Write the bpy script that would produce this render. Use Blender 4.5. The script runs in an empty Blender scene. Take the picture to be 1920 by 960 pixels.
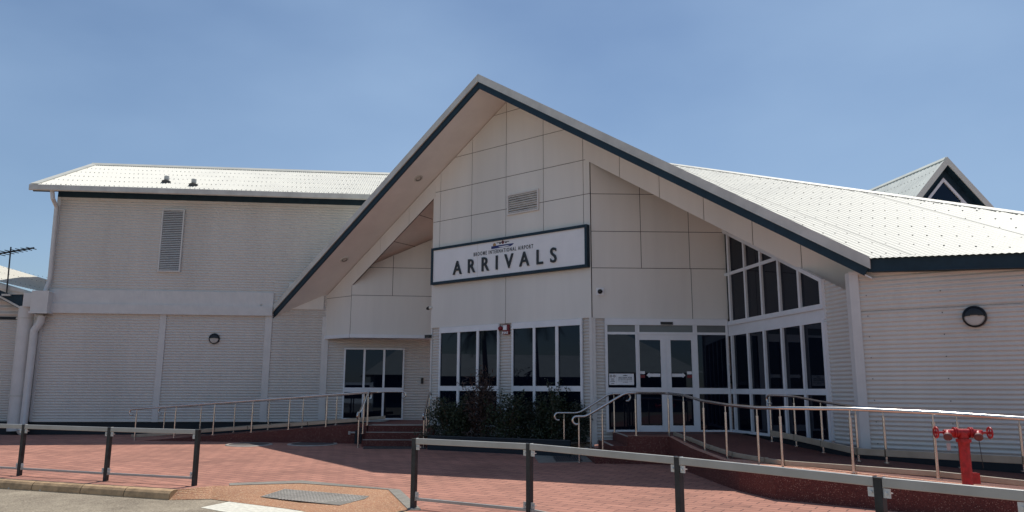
import bpy, bmesh, math, random
from mathutils import Vector as V, Matrix
random.seed(7)
scn = bpy.context.scene
COL = scn.collection
# ---------------------------------------------------------------- camera model
FPX = 1415.0; PITCH = math.atan(251/1415.0); ROLL = .0039
O = V((0, 0, 1.6))
Fw = V((0, math.cos(PITCH), math.sin(PITCH))); Rt = V((1, 0, 0)); Up = Rt.cross(Fw)
cX = Rt*math.cos(ROLL) + Up*math.sin(ROLL); cY = -Rt*math.sin(ROLL) + Up*math.cos(ROLL)
def ray(x, y):
    return Fw + cX*((x-960)/FPX) + cY*(-(y-480)/FPX)
def onz(x, y, z=0.):
    d = ray(x, y); return O + d*((z-O.z)/d.z)
def onpl(x, y, p, n):
    d = ray(x, y); return O + d*(n.dot(p-O)/n.dot(d))
def az(a, z=0.):
    a = math.radians(a); return V((math.sin(a), math.cos(a), z))
def gz(y): return max(0., min(.14, .0135*(y-13.5)))
def ong(x, y):
    z = 0
    for i in range(20): p = onz(x, y, z); z = gz(p.y)
    return p
cam_d = bpy.data.cameras.new('camera'); cam = bpy.data.objects.new('camera', cam_d); COL.objects.link(cam)
cam_d.sensor_width = 36; cam_d.lens = FPX/1920*36; cam_d.clip_end = 2000; cam_d.clip_start = .05
m = Matrix.Identity(4)
for i, a in enumerate((cX, cY, -Fw)):
    for j in range(3): m[j][i] = a[j]
m.translation = O
cam.matrix_world = m; scn.camera = cam

# ---------------------------------------------------------------- materials
def newmat(name):
    mt = bpy.data.materials.new(name); mt.use_nodes = True
    nt = mt.node_tree; b = nt.nodes['Principled BSDF']; return mt, nt, b
def N(nt, t, **k):
    n = nt.nodes.new(t)
    for a, v in k.items(): setattr(n, a, v)
    return n
def mat(name, col, rough=.5, metal=0., var=.06, scale=3., bump=0., bscale=60., ior=1.5, dirt=0., spec=None, streak=False):
    mt, nt, b = newmat(name); L = nt.links.new
    b.inputs['Roughness'].default_value = rough; b.inputs['Metallic'].default_value = metal; b.inputs['IOR'].default_value = ior
    if spec is not None: b.inputs['Specular IOR Level'].default_value = spec
    tc = N(nt, 'ShaderNodeTexCoord'); mp = N(nt, 'ShaderNodeMapping'); L(tc.outputs['Object'], mp.inputs[0])
    if streak: mp.inputs['Scale'].default_value = (1, 1, .12)
    no = N(nt, 'ShaderNodeTexNoise'); no.inputs['Scale'].default_value = scale; no.inputs['Detail'].default_value = 6; no.inputs['Roughness'].default_value = .6
    L(mp.outputs[0], no.inputs['Vector'])
    mx = N(nt, 'ShaderNodeMix', data_type='RGBA')
    mx.inputs[6].default_value = (*[c*(1-var*1.6-dirt) for c in col], 1); mx.inputs[7].default_value = (*[min(1, c*(1+var)) for c in col], 1)
    rp = N(nt, 'ShaderNodeMapRange'); rp.inputs[1].default_value = .3; rp.inputs[2].default_value = .62
    L(no.outputs['Fac'], rp.inputs[0]); L(rp.outputs[0], mx.inputs[0]); L(mx.outputs[2], b.inputs['Base Color'])
    if rough < .9:
        r2 = N(nt, 'ShaderNodeMapRange'); r2.inputs[3].default_value = rough*.8; r2.inputs[4].default_value = min(1, rough*1.25)
        L(no.outputs['Fac'], r2.inputs[0]); L(r2.outputs[0], b.inputs['Roughness'])
    if bump > 0:
        n2 = N(nt, 'ShaderNodeTexNoise'); n2.inputs['Scale'].default_value = bscale; n2.inputs['Detail'].default_value = 4
        L(tc.outputs['Object'], n2.inputs['Vector'])
        bp = N(nt, 'ShaderNodeBump'); bp.inputs['Strength'].default_value = bump; bp.inputs['Distance'].default_value = .01
        L(n2.outputs['Fac'], bp.inputs['Height']); L(bp.outputs[0], b.inputs['Normal'])
    return mt
def aggregate(name, cols, scale=90., joints=0.):
    mt, nt, b = newmat(name); L = nt.links.new
    tc = N(nt, 'ShaderNodeTexCoord'); vo = N(nt, 'ShaderNodeTexVoronoi'); vo.inputs['Scale'].default_value = scale
    L(tc.outputs['Object'], vo.inputs['Vector'])
    sp = N(nt, 'ShaderNodeSeparateColor'); L(vo.outputs['Color'], sp.inputs[0])
    cr = N(nt, 'ShaderNodeValToRGB'); cr.color_ramp.interpolation = 'CONSTANT'
    el = cr.color_ramp.elements
    for i, (p, c) in enumerate(cols):
        e = el[i] if i < 2 else el.new(p)
        e.position = p; e.color = (*c, 1)
    L(sp.outputs[0], cr.inputs[0])
    no = N(nt, 'ShaderNodeTexNoise'); no.inputs['Scale'].default_value = 1.3; no.inputs['Detail'].default_value = 5
    L(tc.outputs['Object'], no.inputs['Vector'])
    mr = N(nt, 'ShaderNodeMapRange'); mr.inputs[3].default_value = .75; mr.inputs[4].default_value = 1.2; L(no.outputs['Fac'], mr.inputs[0])
    hs = N(nt, 'ShaderNodeHueSaturation'); L(cr.outputs[0], hs.inputs['Color']); L(mr.outputs[0], hs.inputs['Value'])
    L(hs.outputs[0], b.inputs['Base Color']); b.inputs['Roughness'].default_value = .75
    bp = N(nt, 'ShaderNodeBump'); bp.inputs['Strength'].default_value = .5; bp.inputs['Distance'].default_value = .004; bp.invert = True
    L(vo.outputs['Distance'], bp.inputs['Height']); L(bp.outputs[0], b.inputs['Normal'])
    return mt
def pavers(name, c1, c2, mortar, bw, bh, rot, off=.5, noise=.25, msz=.005):
    mt, nt, b = newmat(name); L = nt.links.new
    tc = N(nt, 'ShaderNodeTexCoord'); mp = N(nt, 'ShaderNodeMapping'); mp.inputs['Rotation'].default_value = (0, 0, math.radians(rot))
    L(tc.outputs['Object'], mp.inputs[0])
    br = N(nt, 'ShaderNodeTexBrick'); br.offset = off
    br.inputs['Scale'].default_value = 1; br.inputs['Brick Width'].default_value = bw; br.inputs['Row Height'].default_value = bh
    br.inputs['Mortar Size'].default_value = msz; br.inputs['Mortar Smooth'].default_value = .3; br.inputs['Bias'].default_value = -.2
    br.inputs['Color1'].default_value = (*c1, 1); br.inputs['Color2'].default_value = (*c2, 1); br.inputs['Mortar'].default_value = (*mortar, 1)
    L(mp.outputs[0], br.inputs['Vector'])
    no = N(nt, 'ShaderNodeTexNoise'); no.inputs['Scale'].default_value = .55; no.inputs['Detail'].default_value = 8; no.inputs['Roughness'].default_value = .65
    L(tc.outputs['Object'], no.inputs['Vector'])
    n2 = N(nt, 'ShaderNodeTexNoise'); n2.inputs['Scale'].default_value = 45; n2.inputs['Detail'].default_value = 5
    L(tc.outputs['Object'], n2.inputs['Vector'])
    ad = N(nt, 'ShaderNodeMath', operation='MULTIPLY_ADD'); ad.inputs[1].default_value = .45; L(n2.outputs['Fac'], ad.inputs[0]); L(no.outputs['Fac'], ad.inputs[2])
    mr = N(nt, 'ShaderNodeMapRange'); mr.inputs[1].default_value = .4; mr.inputs[2].default_value = 1.; mr.inputs[3].default_value = 1-noise*1.3; mr.inputs[4].default_value = 1+noise; L(ad.outputs[0], mr.inputs[0])
    # odd darker stained spots
    n3 = N(nt, 'ShaderNodeTexNoise'); n3.inputs['Scale'].default_value = 1.7; n3.inputs['Detail'].default_value = 3; L(tc.outputs['Object'], n3.inputs['Vector'])
    m3 = N(nt, 'ShaderNodeMapRange'); m3.inputs[1].default_value = .66; m3.inputs[2].default_value = .74; m3.inputs[3].default_value = 1; m3.inputs[4].default_value = .72; L(n3.outputs['Fac'], m3.inputs[0])
    mu = N(nt, 'ShaderNodeMath', operation='MULTIPLY'); L(mr.outputs[0], mu.inputs[0]); L(m3.outputs[0], mu.inputs[1])
    hs = N(nt, 'ShaderNodeHueSaturation'); L(br.outputs['Color'], hs.inputs['Color']); L(mu.outputs[0], hs.inputs['Value'])
    L(hs.outputs[0], b.inputs['Base Color']); b.inputs['Roughness'].default_value = .85
    bp = N(nt, 'ShaderNodeBump'); bp.inputs['Strength'].default_value = .6; bp.inputs['Distance'].default_value = .004; bp.invert = True
    L(br.outputs['Fac'], bp.inputs['Height']); L(bp.outputs[0], b.inputs['Normal'])
    return mt
M = dict(
 wall=mat('wall_sheet_paint', (.64, .615, .575), .45, var=.05, scale=.9, dirt=.02, streak=True),
 wallright=mat('wall_sheet_cream', (.68, .645, .59), .45, var=.05, scale=.9, dirt=.02, streak=True),
 trim=mat('trim_paint', (.68, .665, .64), .45, var=.04),
 panel=mat('panel_paint', (.76, .745, .70), .55, var=.05, scale=.7, dirt=.02, streak=True),
 soffit=mat('soffit_paint', (.80, .78, .75), .6, var=.04, scale=1.2),
 gap=mat('joint_dark', (.05, .045, .045), .8),
 blue=mat('fascia_blue', (.014, .036, .055), .5, var=.15, spec=.3),
 barge=mat('barge_grey', (.62, .61, .56), .5, var=.08, scale=2., dirt=.04),
 roof=mat('roof_white', (.64, .62, .53), .5, var=.05, scale=1.2, streak=False),
 roofgrey=mat('roof_pale_green', (.66, .68, .61), .5, var=.06, scale=1.5),
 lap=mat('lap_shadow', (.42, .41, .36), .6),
 screw=mat('screw_dark', (.08, .075, .07), .6),
 alu=mat('frame_white', (.78, .80, .83), .35, var=.03),
 glass=mat('glass_dark', (.002, .004, .012), .012, var=.0, ior=1.42),
 frost=mat('glass_grey_film', (.13, .145, .15), .2, var=.03),
 base=mat('plinth_dark', (.012, .018, .025), .7, var=.2),
 steel=mat('stainless', (.62, .60, .57), .22, metal=1., var=.05, scale=8.),
 post=mat('post_galv_dark', (.024, .026, .028), .5, var=.3, scale=9., dirt=.1),
 rail=mat('rail_galv', (.45, .44, .41), .40, metal=.25, var=.05, scale=3., dirt=.03),
 plate=mat('plate_galv', (.62, .62, .60), .4, metal=.2, var=.15),
 kick=mat('kick_timber', (.42, .34, .25), .4, var=.10, scale=2.5, dirt=.05),
 sign=mat('sign_white', (.84, .85, .87), .4, var=.02),
 black=mat('black_plastic', (.012, .012, .014), .35, var=.1),
 letter=mat('letter_black', (.012, .016, .022), .4),
 navy=mat('logo_navy', (.010, .025, .16), .5), logored=mat('logo_red', (.20, .012, .02), .5), gold=mat('logo_gold', (.42, .24, .08), .5),
 red=mat('hydrant_red', (.46, .018, .020), .40, var=.18, scale=14., dirt=.08, bump=.3, bscale=40),
 redcap=mat('cap_dull_red', (.16, .05, .045), .6, var=.2),
 tag=mat('tag_paper', (.45, .38, .36), .8),
 lens=mat('lamp_lens', (.55, .52, .48), .4),
 bark=mat('bark', (.10, .07, .05), .9, var=.3, scale=10),
 manhole=mat('cast_cover', (.10, .085, .08), .8, var=.2, scale=10), ringm=mat('cover_ring', (.40, .36, .32), .7, var=.2),
 vanw=mat('van_white', (.75, .75, .74), .3), tyre=mat('tyre_black', (.02, .02, .02), .9),
 white=mat('road_paint', (.72, .69, .58), .8, var=.14, scale=14., bump=.4, bscale=90),
 kerb=mat('kerb_concrete', (.50, .33, .18), .85, var=.2, scale=5., bump=.5, bscale=60, dirt=.1),
 road=None, stone=mat('small_stone', (.6, .56, .48), .9),
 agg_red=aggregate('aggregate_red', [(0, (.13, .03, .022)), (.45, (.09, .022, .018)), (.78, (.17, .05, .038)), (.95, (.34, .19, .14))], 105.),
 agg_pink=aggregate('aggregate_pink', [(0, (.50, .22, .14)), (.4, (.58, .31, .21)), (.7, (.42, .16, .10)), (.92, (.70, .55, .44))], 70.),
 agg_orange=aggregate('aggregate_orange', [(0, (.42, .20, .10)), (.35, (.50, .26, .13)), (.65, (.35, .15, .08)), (.88, (.60, .42, .26))], 85.),
 ramp=aggregate('aggregate_ramp', [(0, (.16, .055, .04)), (.5, (.12, .04, .03)), (.8, (.22, .09, .07))], 75.),
 pave=pavers('pavers_red', (.45, .205, .145), (.34, .150, .108), (.13, .06, .048), .40, .20, 33, msz=.010),
 greypave=pavers('pavers_grey', (.28, .26, .22), (.24, .22, .19), (.10, .09, .08), .25, .25, 30, 0.),
)
def roadmat():
    mt, nt, b = newmat('road_chip_seal'); L = nt.links.new
    tc = N(nt, 'ShaderNodeTexCoord')
    vo = N(nt, 'ShaderNodeTexVoronoi'); vo.inputs['Scale'].default_value = 55; L(tc.outputs['Object'], vo.inputs['Vector'])
    sp = N(nt, 'ShaderNodeSeparateColor'); L(vo.outputs['Color'], sp.inputs[0])
    no = N(nt, 'ShaderNodeTexNoise'); no.inputs['Scale'].default_value = 1.1; no.inputs['Detail'].default_value = 9; no.inputs['Roughness'].default_value = .7; L(tc.outputs['Object'], no.inputs['Vector'])
    ad = N(nt, 'ShaderNodeMath', operation='MULTIPLY_ADD'); ad.inputs[1].default_value = .35; L(sp.outputs[0], ad.inputs[0]); L(no.outputs['Fac'], ad.inputs[2])
    cr = N(nt, 'ShaderNodeValToRGB'); cr.color_ramp.elements[0].position = .35; cr.color_ramp.elements[0].color = (.13, .10, .07, 1); cr.color_ramp.elements[1].position = .95; cr.color_ramp.elements[1].color = (.44, .37, .27, 1)
    L(ad.outputs[0], cr.inputs[0]); L(cr.outputs[0], b.inputs['Base Color']); b.inputs['Roughness'].default_value = .9
    bp = N(nt, 'ShaderNodeBump'); bp.inputs['Strength'].default_value = .6; bp.inputs['Distance'].default_value = .006; L(vo.outputs['Distance'], bp.inputs['Height']); L(bp.outputs[0], b.inputs['Normal'])
    return mt
M['road'] = roadmat()
try: M['glass'].node_tree.nodes['Principled BSDF'].inputs['Specular Tint'].default_value = (.60, .76, 1, 1)
except Exception: pass
def leafmat(name, col):
    mt, nt, b = newmat(name); L = nt.links.new
    ge = N(nt, 'ShaderNodeNewGeometry'); cr = N(nt, 'ShaderNodeValToRGB')
    cr.color_ramp.elements[0].color = (*[c*.45 for c in col], 1); cr.color_ramp.elements[1].color = (*[min(1, c*1.9) for c in col], 1)
    L(ge.outputs['Random Per Island'], cr.inputs[0]); L(cr.outputs[0], b.inputs['Base Color']); b.inputs['Roughness'].default_value = .45
    return mt
M['leaf'] = leafmat('leaf_green', (.028, .040, .018)); M['leafred'] = leafmat('leaf_bronze', (.050, .028, .022)); M['leafdark'] = leafmat('leaf_dark', (.020, .028, .017))
M['palm'] = leafmat('leaf_palm', (.06, .08, .03))

# ---------------------------------------------------------------- mesh helpers
class MB:
    def __init__(s): s.v = []; s.f = []; s.m = []; s.mi = 0
    def poly(s, pts, mi=None):
        i = len(s.v); s.v += [tuple(p) for p in pts]; s.f.append(tuple(range(i, i+len(pts)))); s.m.append(s.mi if mi is None else mi)
    def prism(s, pts, d, mi=None):   # planar polygon extruded by vector d (from pts to pts+d)
        a = [V(p) for p in pts]; b = [p+d for p in a]; n = len(a); i = len(s.v); mi = s.mi if mi is None else mi
        s.v += [tuple(p) for p in a+b]
        s.f.append(tuple(range(i, i+n))); s.f.append(tuple(range(i+2*n-1, i+n-1, -1)))
        for k in range(n): s.f.append((i+k, i+(k+1) % n, i+n+(k+1) % n, i+n+k))
        s.m += [mi]*(n+2)
    def box(s, c, ax, ay, az_, mi=None):  # centre and half-axes
        c = V(c); s.prism([c-ax-ay-az_, c+ax-ay-az_, c+ax+ay-az_, c-ax+ay-az_], az_*2, mi)
    def bar(s, a, b, w, h, upv=V((0, 0, 1)), mi=None):  # box section from a to b: w sideways, h along upv
        a = V(a); b = V(b); d = (b-a).normalized(); sd = d.cross(upv).normalized(); u = sd.cross(d).normalized()
        p = [a+sd*w/2+u*h/2, a-sd*w/2+u*h/2, a-sd*w/2-u*h/2, a+sd*w/2-u*h/2]
        s.prism(p, b-a, mi)
    def tube(s, pts, r, n=10, mi=None, cap=True):
        pts = [V(p) for p in pts]; mi = s.mi if mi is None else mi
        rr = r if isinstance(r, (list, tuple)) else [r]*len(pts)
        i0 = len(s.v); t0 = (pts[1]-pts[0]).normalized(); up = V((0, 0, 1)) if abs(t0.z) < .9 else V((1, 0, 0)); nx = t0.cross(up).normalized()
        for k, p in enumerate(pts):
            if k == 0: t = t0
            elif k == len(pts)-1: t = (pts[-1]-pts[-2]).normalized()
            else: t = ((pts[k]-pts[k-1]).normalized()+(pts[k+1]-pts[k]).normalized()).normalized()
            nx = (nx - t*nx.dot(t)).normalized(); ny = t.cross(nx)
            for j in range(n):
                a = 2*math.pi*j/n; s.v.append(tuple(p+(nx*math.cos(a)+ny*math.sin(a))*rr[k]))
        for k in range(len(pts)-1):
            for j in range(n):
                a = i0+k*n+j; b = i0+k*n+(j+1) % n; s.f.append((a, b, b+n, a+n)); s.m.append(mi)
        if cap:
            s.f.append(tuple(range(i0+n-1, i0-1, -1))); e = i0+(len(pts)-1)*n; s.f.append(tuple(range(e, e+n))); s.m += [mi, mi]
    def corr(s, pts, d, nrm, pitch=.080, amp=.0125, seg=8, mi=None):
        """corrugated sheet filling the convex polygon pts; ridges run along d"""
        mi = s.mi if mi is None else mi
        d = d.normalized(); nrm = nrm.normalized(); ac = d.cross(nrm).normalized()
        P = [V(p) for p in pts]; c = sum(P, V())/len(P)
        A = [(p-c).dot(ac) for p in P]; B = [(p-c).dot(d) for p in P]
        a0 = math.floor(min(A)/pitch)*pitch-pitch; n = int((max(A)-a0)/pitch*seg)+seg
        bm = bmesh.new(); pr = None
        for k in range(n+1):
            a = a0+k*pitch/seg; h = amp*math.cos(2*math.pi*a/pitch)
            q = [bm.verts.new(c+ac*a+d*(min(B)-.1)+nrm*h), bm.verts.new(c+ac*a+d*(max(B)+.1)+nrm*h)]
            if pr: bm.faces.new((pr[0], q[0], q[1], pr[1]))
            pr = q
        for k in range(len(P)):
            e = P[(k+1) % len(P)]-P[k]; no = e.cross(nrm).normalized()
            if (c-P[k]).dot(no) > 0: no = -no
            bmesh.ops.bisect_plane(bm, geom=bm.verts[:]+bm.edges[:]+bm.faces[:], plane_co=P[k], plane_no=no, clear_outer=True, dist=1e-5)
        bm.verts.index_update(); i0 = len(s.v); s.v += [tuple(v.co) for v in bm.verts]
        for f in bm.faces: s.f.append(tuple(i0+v.index for v in f.verts)); s.m.append(mi)
        bm.free()
    def build(s, name, mats, parent=None, smooth=False, bevel=0, **tags):
        me = bpy.data.meshes.new(name); me.from_pydata(s.v, [], s.f); me.update()
        for mm in (mats if isinstance(mats, list) else [mats]): me.materials.append(M[mm] if isinstance(mm, str) else mm)
        me.polygons.foreach_set('material_index', s.m)
        if smooth:
            me.polygons.foreach_set('use_smooth', [True]*len(s.f))
            me.set_sharp_from_angle(angle=math.radians(42))
        o = bpy.data.objects.new(name, me); COL.objects.link(o)
        if parent:
            o.parent = parent; o.matrix_parent_inverse = Matrix.Translation(-parent.location)
        if bevel:
            b = o.modifiers.new('bevel', 'BEVEL'); b.width = bevel; b.segments = 2; b.limit_method = 'ANGLE'; b.angle_limit = math.radians(40)
        for k, v in tags.items(): o[k] = v
        return o
def thing(name, loc, label, cat, group=None):
    o = bpy.data.objects.new(name, None); COL.objects.link(o); o.location = loc; o.empty_display_size = .2
    o['label'] = label; o['category'] = cat
    if group: o['group'] = group
    return o
class Fr:
    """vertical wall frame: s runs to the right as seen by the viewer, z up, off = out of the wall"""
    def __init__(f, p, a):
        f.p = V((p[0], p[1], 0)); f.u = az(a)
        f.n = V((f.u.y, -f.u.x, 0))
        if f.n.dot(O-f.p) < 0: f.n = -f.n
    def w(f, s, z, off=0.): return f.p+f.u*s+V((0, 0, z))+f.n*off
    def px(f, x, y, off=0.):
        q = onpl(x, y, f.p+f.n*off, f.n); return (q-f.p).dot(f.u), q.z
    def S(f, x, y, off=0.): return f.px(x, y, off)[0]
    def Z(f, x, y, off=0.): return f.px(x, y, off)[1]
    def rect(f, mb, s0, s1, z0, z1, o0, o1, mi=None):
        mb.prism([f.w(s0, z0, o0), f.w(s1, z0, o0), f.w(s1, z1, o0), f.w(s0, z1, o0)], f.n*(o1-o0), mi)
    def prism(f, mb, pts, o0, o1, mi=None):
        mb.prism([f.w(a, b, o0) for a, b in pts], f.n*(o1-o0), mi)
def clip(poly, a, b, c):  # keep a*s+b*z<=c
    out = []
    for i in range(len(poly)):
        p, q = poly[i], poly[(i+1) % len(poly)]
        dp = a*p[0]+b*p[1]-c; dq = a*q[0]+b*q[1]-c
        if dp <= 0: out.append(p)
        if (dp < 0 < dq) or (dq < 0 < dp):
            t = dp/(dp-dq); out.append((p[0]+(q[0]-p[0])*t, p[1]+(q[1]-p[1])*t))
    return out
def panels(f, mb, poly, vs, hs, off, g=.008, mi=0, th=.012):
    """flat panels with open joints; vs, hs are joint positions"""
    vs = [-99]+sorted(vs)+[99]; hs = [-99]+sorted(hs)+[99]
    for i in range(len(vs)-1):
        for j in range(len(hs)-1):
            p = clip(poly, -1, 0, -(vs[i]+g)); p = clip(p, 1, 0, vs[i+1]-g) if len(p) > 2 else p
            if len(p) > 2: p = clip(p, 0, -1, -(hs[j]+g))
            if len(p) > 2: p = clip(p, 0, 1, hs[j+1]-g)
            if len(p) > 2: f.prism(mb, p, off, off+th, mi)
Z3 = V((0, 0, 1))

# ================================================================ planes of the terminal
LF = Fr((-6.2, 25.5), 84)        # long left wall (and the recessed lower wall)
CF = Fr((2.0, 18.843), 128.8)    # gable face, s=0 at its right corner, negative to the left
RF = Fr((2.0, 18.843), 88.2)     # door wall
G0 = RF.w(RF.S(1376, 810), 0)
K = V((6.35, 14.0, 0))
ga = math.degrees(math.atan2(K.x-G0.x, K.y-G0.y))
GF = Fr(G0, ga)                  # side glazing wall running towards the viewer
KF = Fr(K, 126)                  # right corrugated wall
rdir = az(38.8)                  # ridge direction of the gable roof (horizontal, away)
FL = .61
apexC = CF.px(952, 190)
SL = .64
SA = apexC[0]
def ztop(s): return apexC[1]-SL*abs(s-SA)
sR = CF.S(1610, 540); sT = CF.S(811, 500)
term = thing('airport_terminal', (0, 20, 0), 'large off-white arrivals terminal with a steep central gable, corrugated wings and white metal roofs', 'building')

# ---- left wing walls
def zL(x, y): return LF.Z(x, y)
z_cb = .56
s0 = LF.S(62, 740); s1 = LF.S(806, 740)
zb0 = LF.Z(300, 589.6); zb1 = LF.Z(300, 572.5); zb2 = LF.Z(300, 546); zt = LF.Z(300, 376)
mb = MB(); mb.corr([LF.w(s0, z_cb), LF.w(s1, z_cb), LF.w(s1, zb0), LF.w(s0, zb0)], LF.u, LF.n, pitch=.090, amp=.014)
LF.rect(mb, s0, s1, z_cb-.02, z_cb+.025, .0, .03)
mb.build('lower_wall', 'wall', term, smooth=True)
mb = MB(); sbe = LF.S(512, 575); sc9 = LF.S(613, 600); mb.corr([LF.w(sbe, zb0-.01), LF.w(sc9, zb0-.01), LF.w(sc9, 5.2), LF.w(sbe, 5.2)], LF.u, LF.n, pitch=.090, amp=.014); mb.build('lower_wall', 'wall', term, smooth=True)
mb = MB(); a_, z_p = LF.px(560, 580, .03); LF.rect(mb, LF.S(540, 580), LF.S(607, 580), z_p, z_p+.9, .02, .05); mb.build('head_panel', 'panel', term)
mb = MB(); su = LF.S(101, 460)
mb.corr([LF.w(su, zb2, -.02), LF.w(6.5, zb2, -.02), LF.w(6.5, zt, -.02), LF.w(su, zt, -.02)], LF.u, LF.n, pitch=.090, amp=.014)
mb.build('upper_wall', 'wall', term, smooth=True)

mb = MB(); sb = LF.S(92, 565)
sbe = LF.S(512, 575)
LF.rect(mb, sb, sbe, zb0, zb1, 0, .12)
LF.prism(mb, [(sb, zb1), (sbe, zb1), (sbe, zb2), (sb, zb2)], -.05, .05)
LF.rect(mb, su, 6.5, zt-.03, zt+.02, -.03, .01)
mb.build('band_flashing', 'trim', term, bevel=.006)
for (xa, xb, yy) in ((293, 304.5, 690), (492.5, 505, 690), (601, 613, 690)):
    mb = MB(); LF.rect(mb, LF.S(xa, yy), LF.S(xb, yy), z_cb-.02, zb0-.003, 0, .035); mb.build('column_cover', 'trim', term, bevel=.005)
mb = MB(); LF.rect(mb, su-.04, su+.07, zb2, zt+.1, -.02, .02); LF.rect(mb, s0-.03, s0+.05, z_cb, zb0, -.02, .025); mb.build('corner_flashing', 'trim', term)
mb = MB(); LF.rect(mb, s0-1.6, s1+.2, -.1, z_cb-.02, -.3, -.03); mb.build('plinth', 'base', term)
# side wall of the upper storey going back
mb = MB(); sd = -LF.n; pA = LF.w(su, 3.5, -.03)
mb.prism([pA, pA+sd*9, pA+sd*9+Z3*(zt-3.5+.2), pA+Z3*(zt-3.5+.2)], LF.u*.05); mb.build('end_wall', 'wall', term)
# blue fascia and gutter
EAV = Fr(LF.w(0, 0, .62).xy[:], 84)
zg0, zg1 = EAV.Z(300, 363.5), EAV.Z(300, 353)
mb = MB(); LF.rect(mb, su-.02, 6.5, zt+.02, zt+.32, -.02, .06); LF.rect(mb, su-.62, su-.02, zg0+.01, zg0+.12, .40, .46); LF.rect(mb, su-.6, 6.5, zg0+.2, zg0+.22, -.3, .52)
mb.build('eaves_fascia', 'blue', term)
mb = MB()
ss = EAV.S(55, 350)
prof = [(0, zg0+.03), (.13, zg0), (.16, zg0+.03), (.16, zg1), (.13, zg1+.01), (.13, zg1-.03), (.02, zg0+.06)]
mb.prism([EAV.w(ss, z, o-.13) for o, z in prof], EAV.u*17.5); mb.build('gutter', 'barge', term)
# left roof (sheets run up the slope)
pit = math.radians(25); up = (-LF.n*math.cos(pit)+Z3*math.sin(pit)).normalized(); rn = (LF.n*math.sin(pit)+Z3*math.cos(pit)).normalized()
E0 = EAV.w(ss+.03, zg1+.02, -.06); RDG = onpl(185, 309, E0, rn)
run = (RDG-E0).dot(up)
E1 = E0+LF.u*17.5
mb = MB(); mb.corr([E0, E1, E1+up*run, E0+up*run], up, rn)
mb.build('left_roof', 'roof', term, smooth=True); mb = MB()
nrow = 5
for r in range(nrow+1):
    for c_ in range(int(11.8/.152)):
        p = E0+LF.u*(.1+c_*.152)+up*(.12+r*(run-.3)/nrow)+rn*.01
        mb.box(p, LF.u*.013, up*.013, rn*.007)
mb.build('roof_screw', 'screw', term, kind='stuff')
mb = MB(); dn = (up*-1); bk = (-LF.n*math.cos(pit)-Z3*math.sin(pit))
R0 = E0+up*run; mb.poly([R0, E1+up*run, E1+up*run+bk*7, R0+bk*7])
mb.prism([E0-up*.02, E0+up*run, E0+up*run-Z3*.14, E0-up*.02-Z3*.14], -LF.u*.03)
mb.prism([E0+LF.u*.2-up*.02+rn*.02, E0-LF.u*.03-up*.02+rn*.02, R0-LF.u*.03+rn*.02, R0+LF.u*.2+rn*.02], rn*.02)
mb.prism([R0+rn*.012-up*.17, R0+rn*.012-up*.17+LF.u*17.4, R0+rn*.06+LF.u*17.4, R0+rn*.06], rn*.012)
mb.build('ridge_capping', 'roof', term)
# wavy flashing notches below the capping
mb = MB()
for i in range(150):
    p = R0+rn*.014-up*.18+LF.u*(.3+i*.076); mb.box(p, LF.u*.02, up*.013, rn*.007)
mb.build('ridge_infill', 'screw', term, kind='stuff')
for px_ in ((312, 342), (363, 348)):
    b = onpl(px_[0], px_[1], E0, rn)
    mb = MB(); mb.tube([b-Z3*.03, b+Z3*.16], .075, 14); mb.tube([b+Z3*.10, b+Z3*.22], .085, 14); mb.tube([b+Z3*.2, b+Z3*.235, b+Z3*.25], [.085, .06, .01], 14)
    rv = mb.build('roof_vent', 'barge', term, smooth=True)
    mb = MB(); mb.tube([b-rn*.02, b+rn*.035, b+Z3*.05], [.17, .15, .075], 14); mb.build('vent_boot', 'screw', rv)
# louvre on the upper wall
def louvre(f, quad, parent, n, name, matn='trim', off=.01):
    (sa, za), (sb_, zb_) = f.px(*quad[0]), f.px(*quad[1])
    lo, hi = min(za, zb_), max(za, zb_); sa, sb_ = min(sa, sb_), max(sa, sb_)
    mb = MB(); w = .04
    f.rect(mb, sa, sb_, lo, lo+w, 0, .06); f.rect(mb, sa, sb_, hi-w, hi, 0, .06); f.rect(mb, sa, sa+w, lo+w, hi-w, 0, .06); f.rect(mb, sb_-w, sb_, lo+w, hi-w, 0, .06)
    f.rect(mb, sa+w, sb_-w, lo+w, hi-w, -.01, .012, 1)
    for i in range(n):
        z = lo+w+(i+.5)*(hi-lo-2*w)/n; h = (hi-lo-2*w)/n
        mb.prism([f.w(sa+w, z-h*.32, .052), f.w(sa+w, z-h*.18, .056), f.w(sa+w, z+h*.42, .02), f.w(sa+w, z+h*.28, .014)], f.u*(sb_-sa-2*w))
    return mb.build(name, [matn, 'gap'], parent)
louvre(LF, ((306, 392), (338, 510.5)), term, 34, 'wall_louvre')
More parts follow.
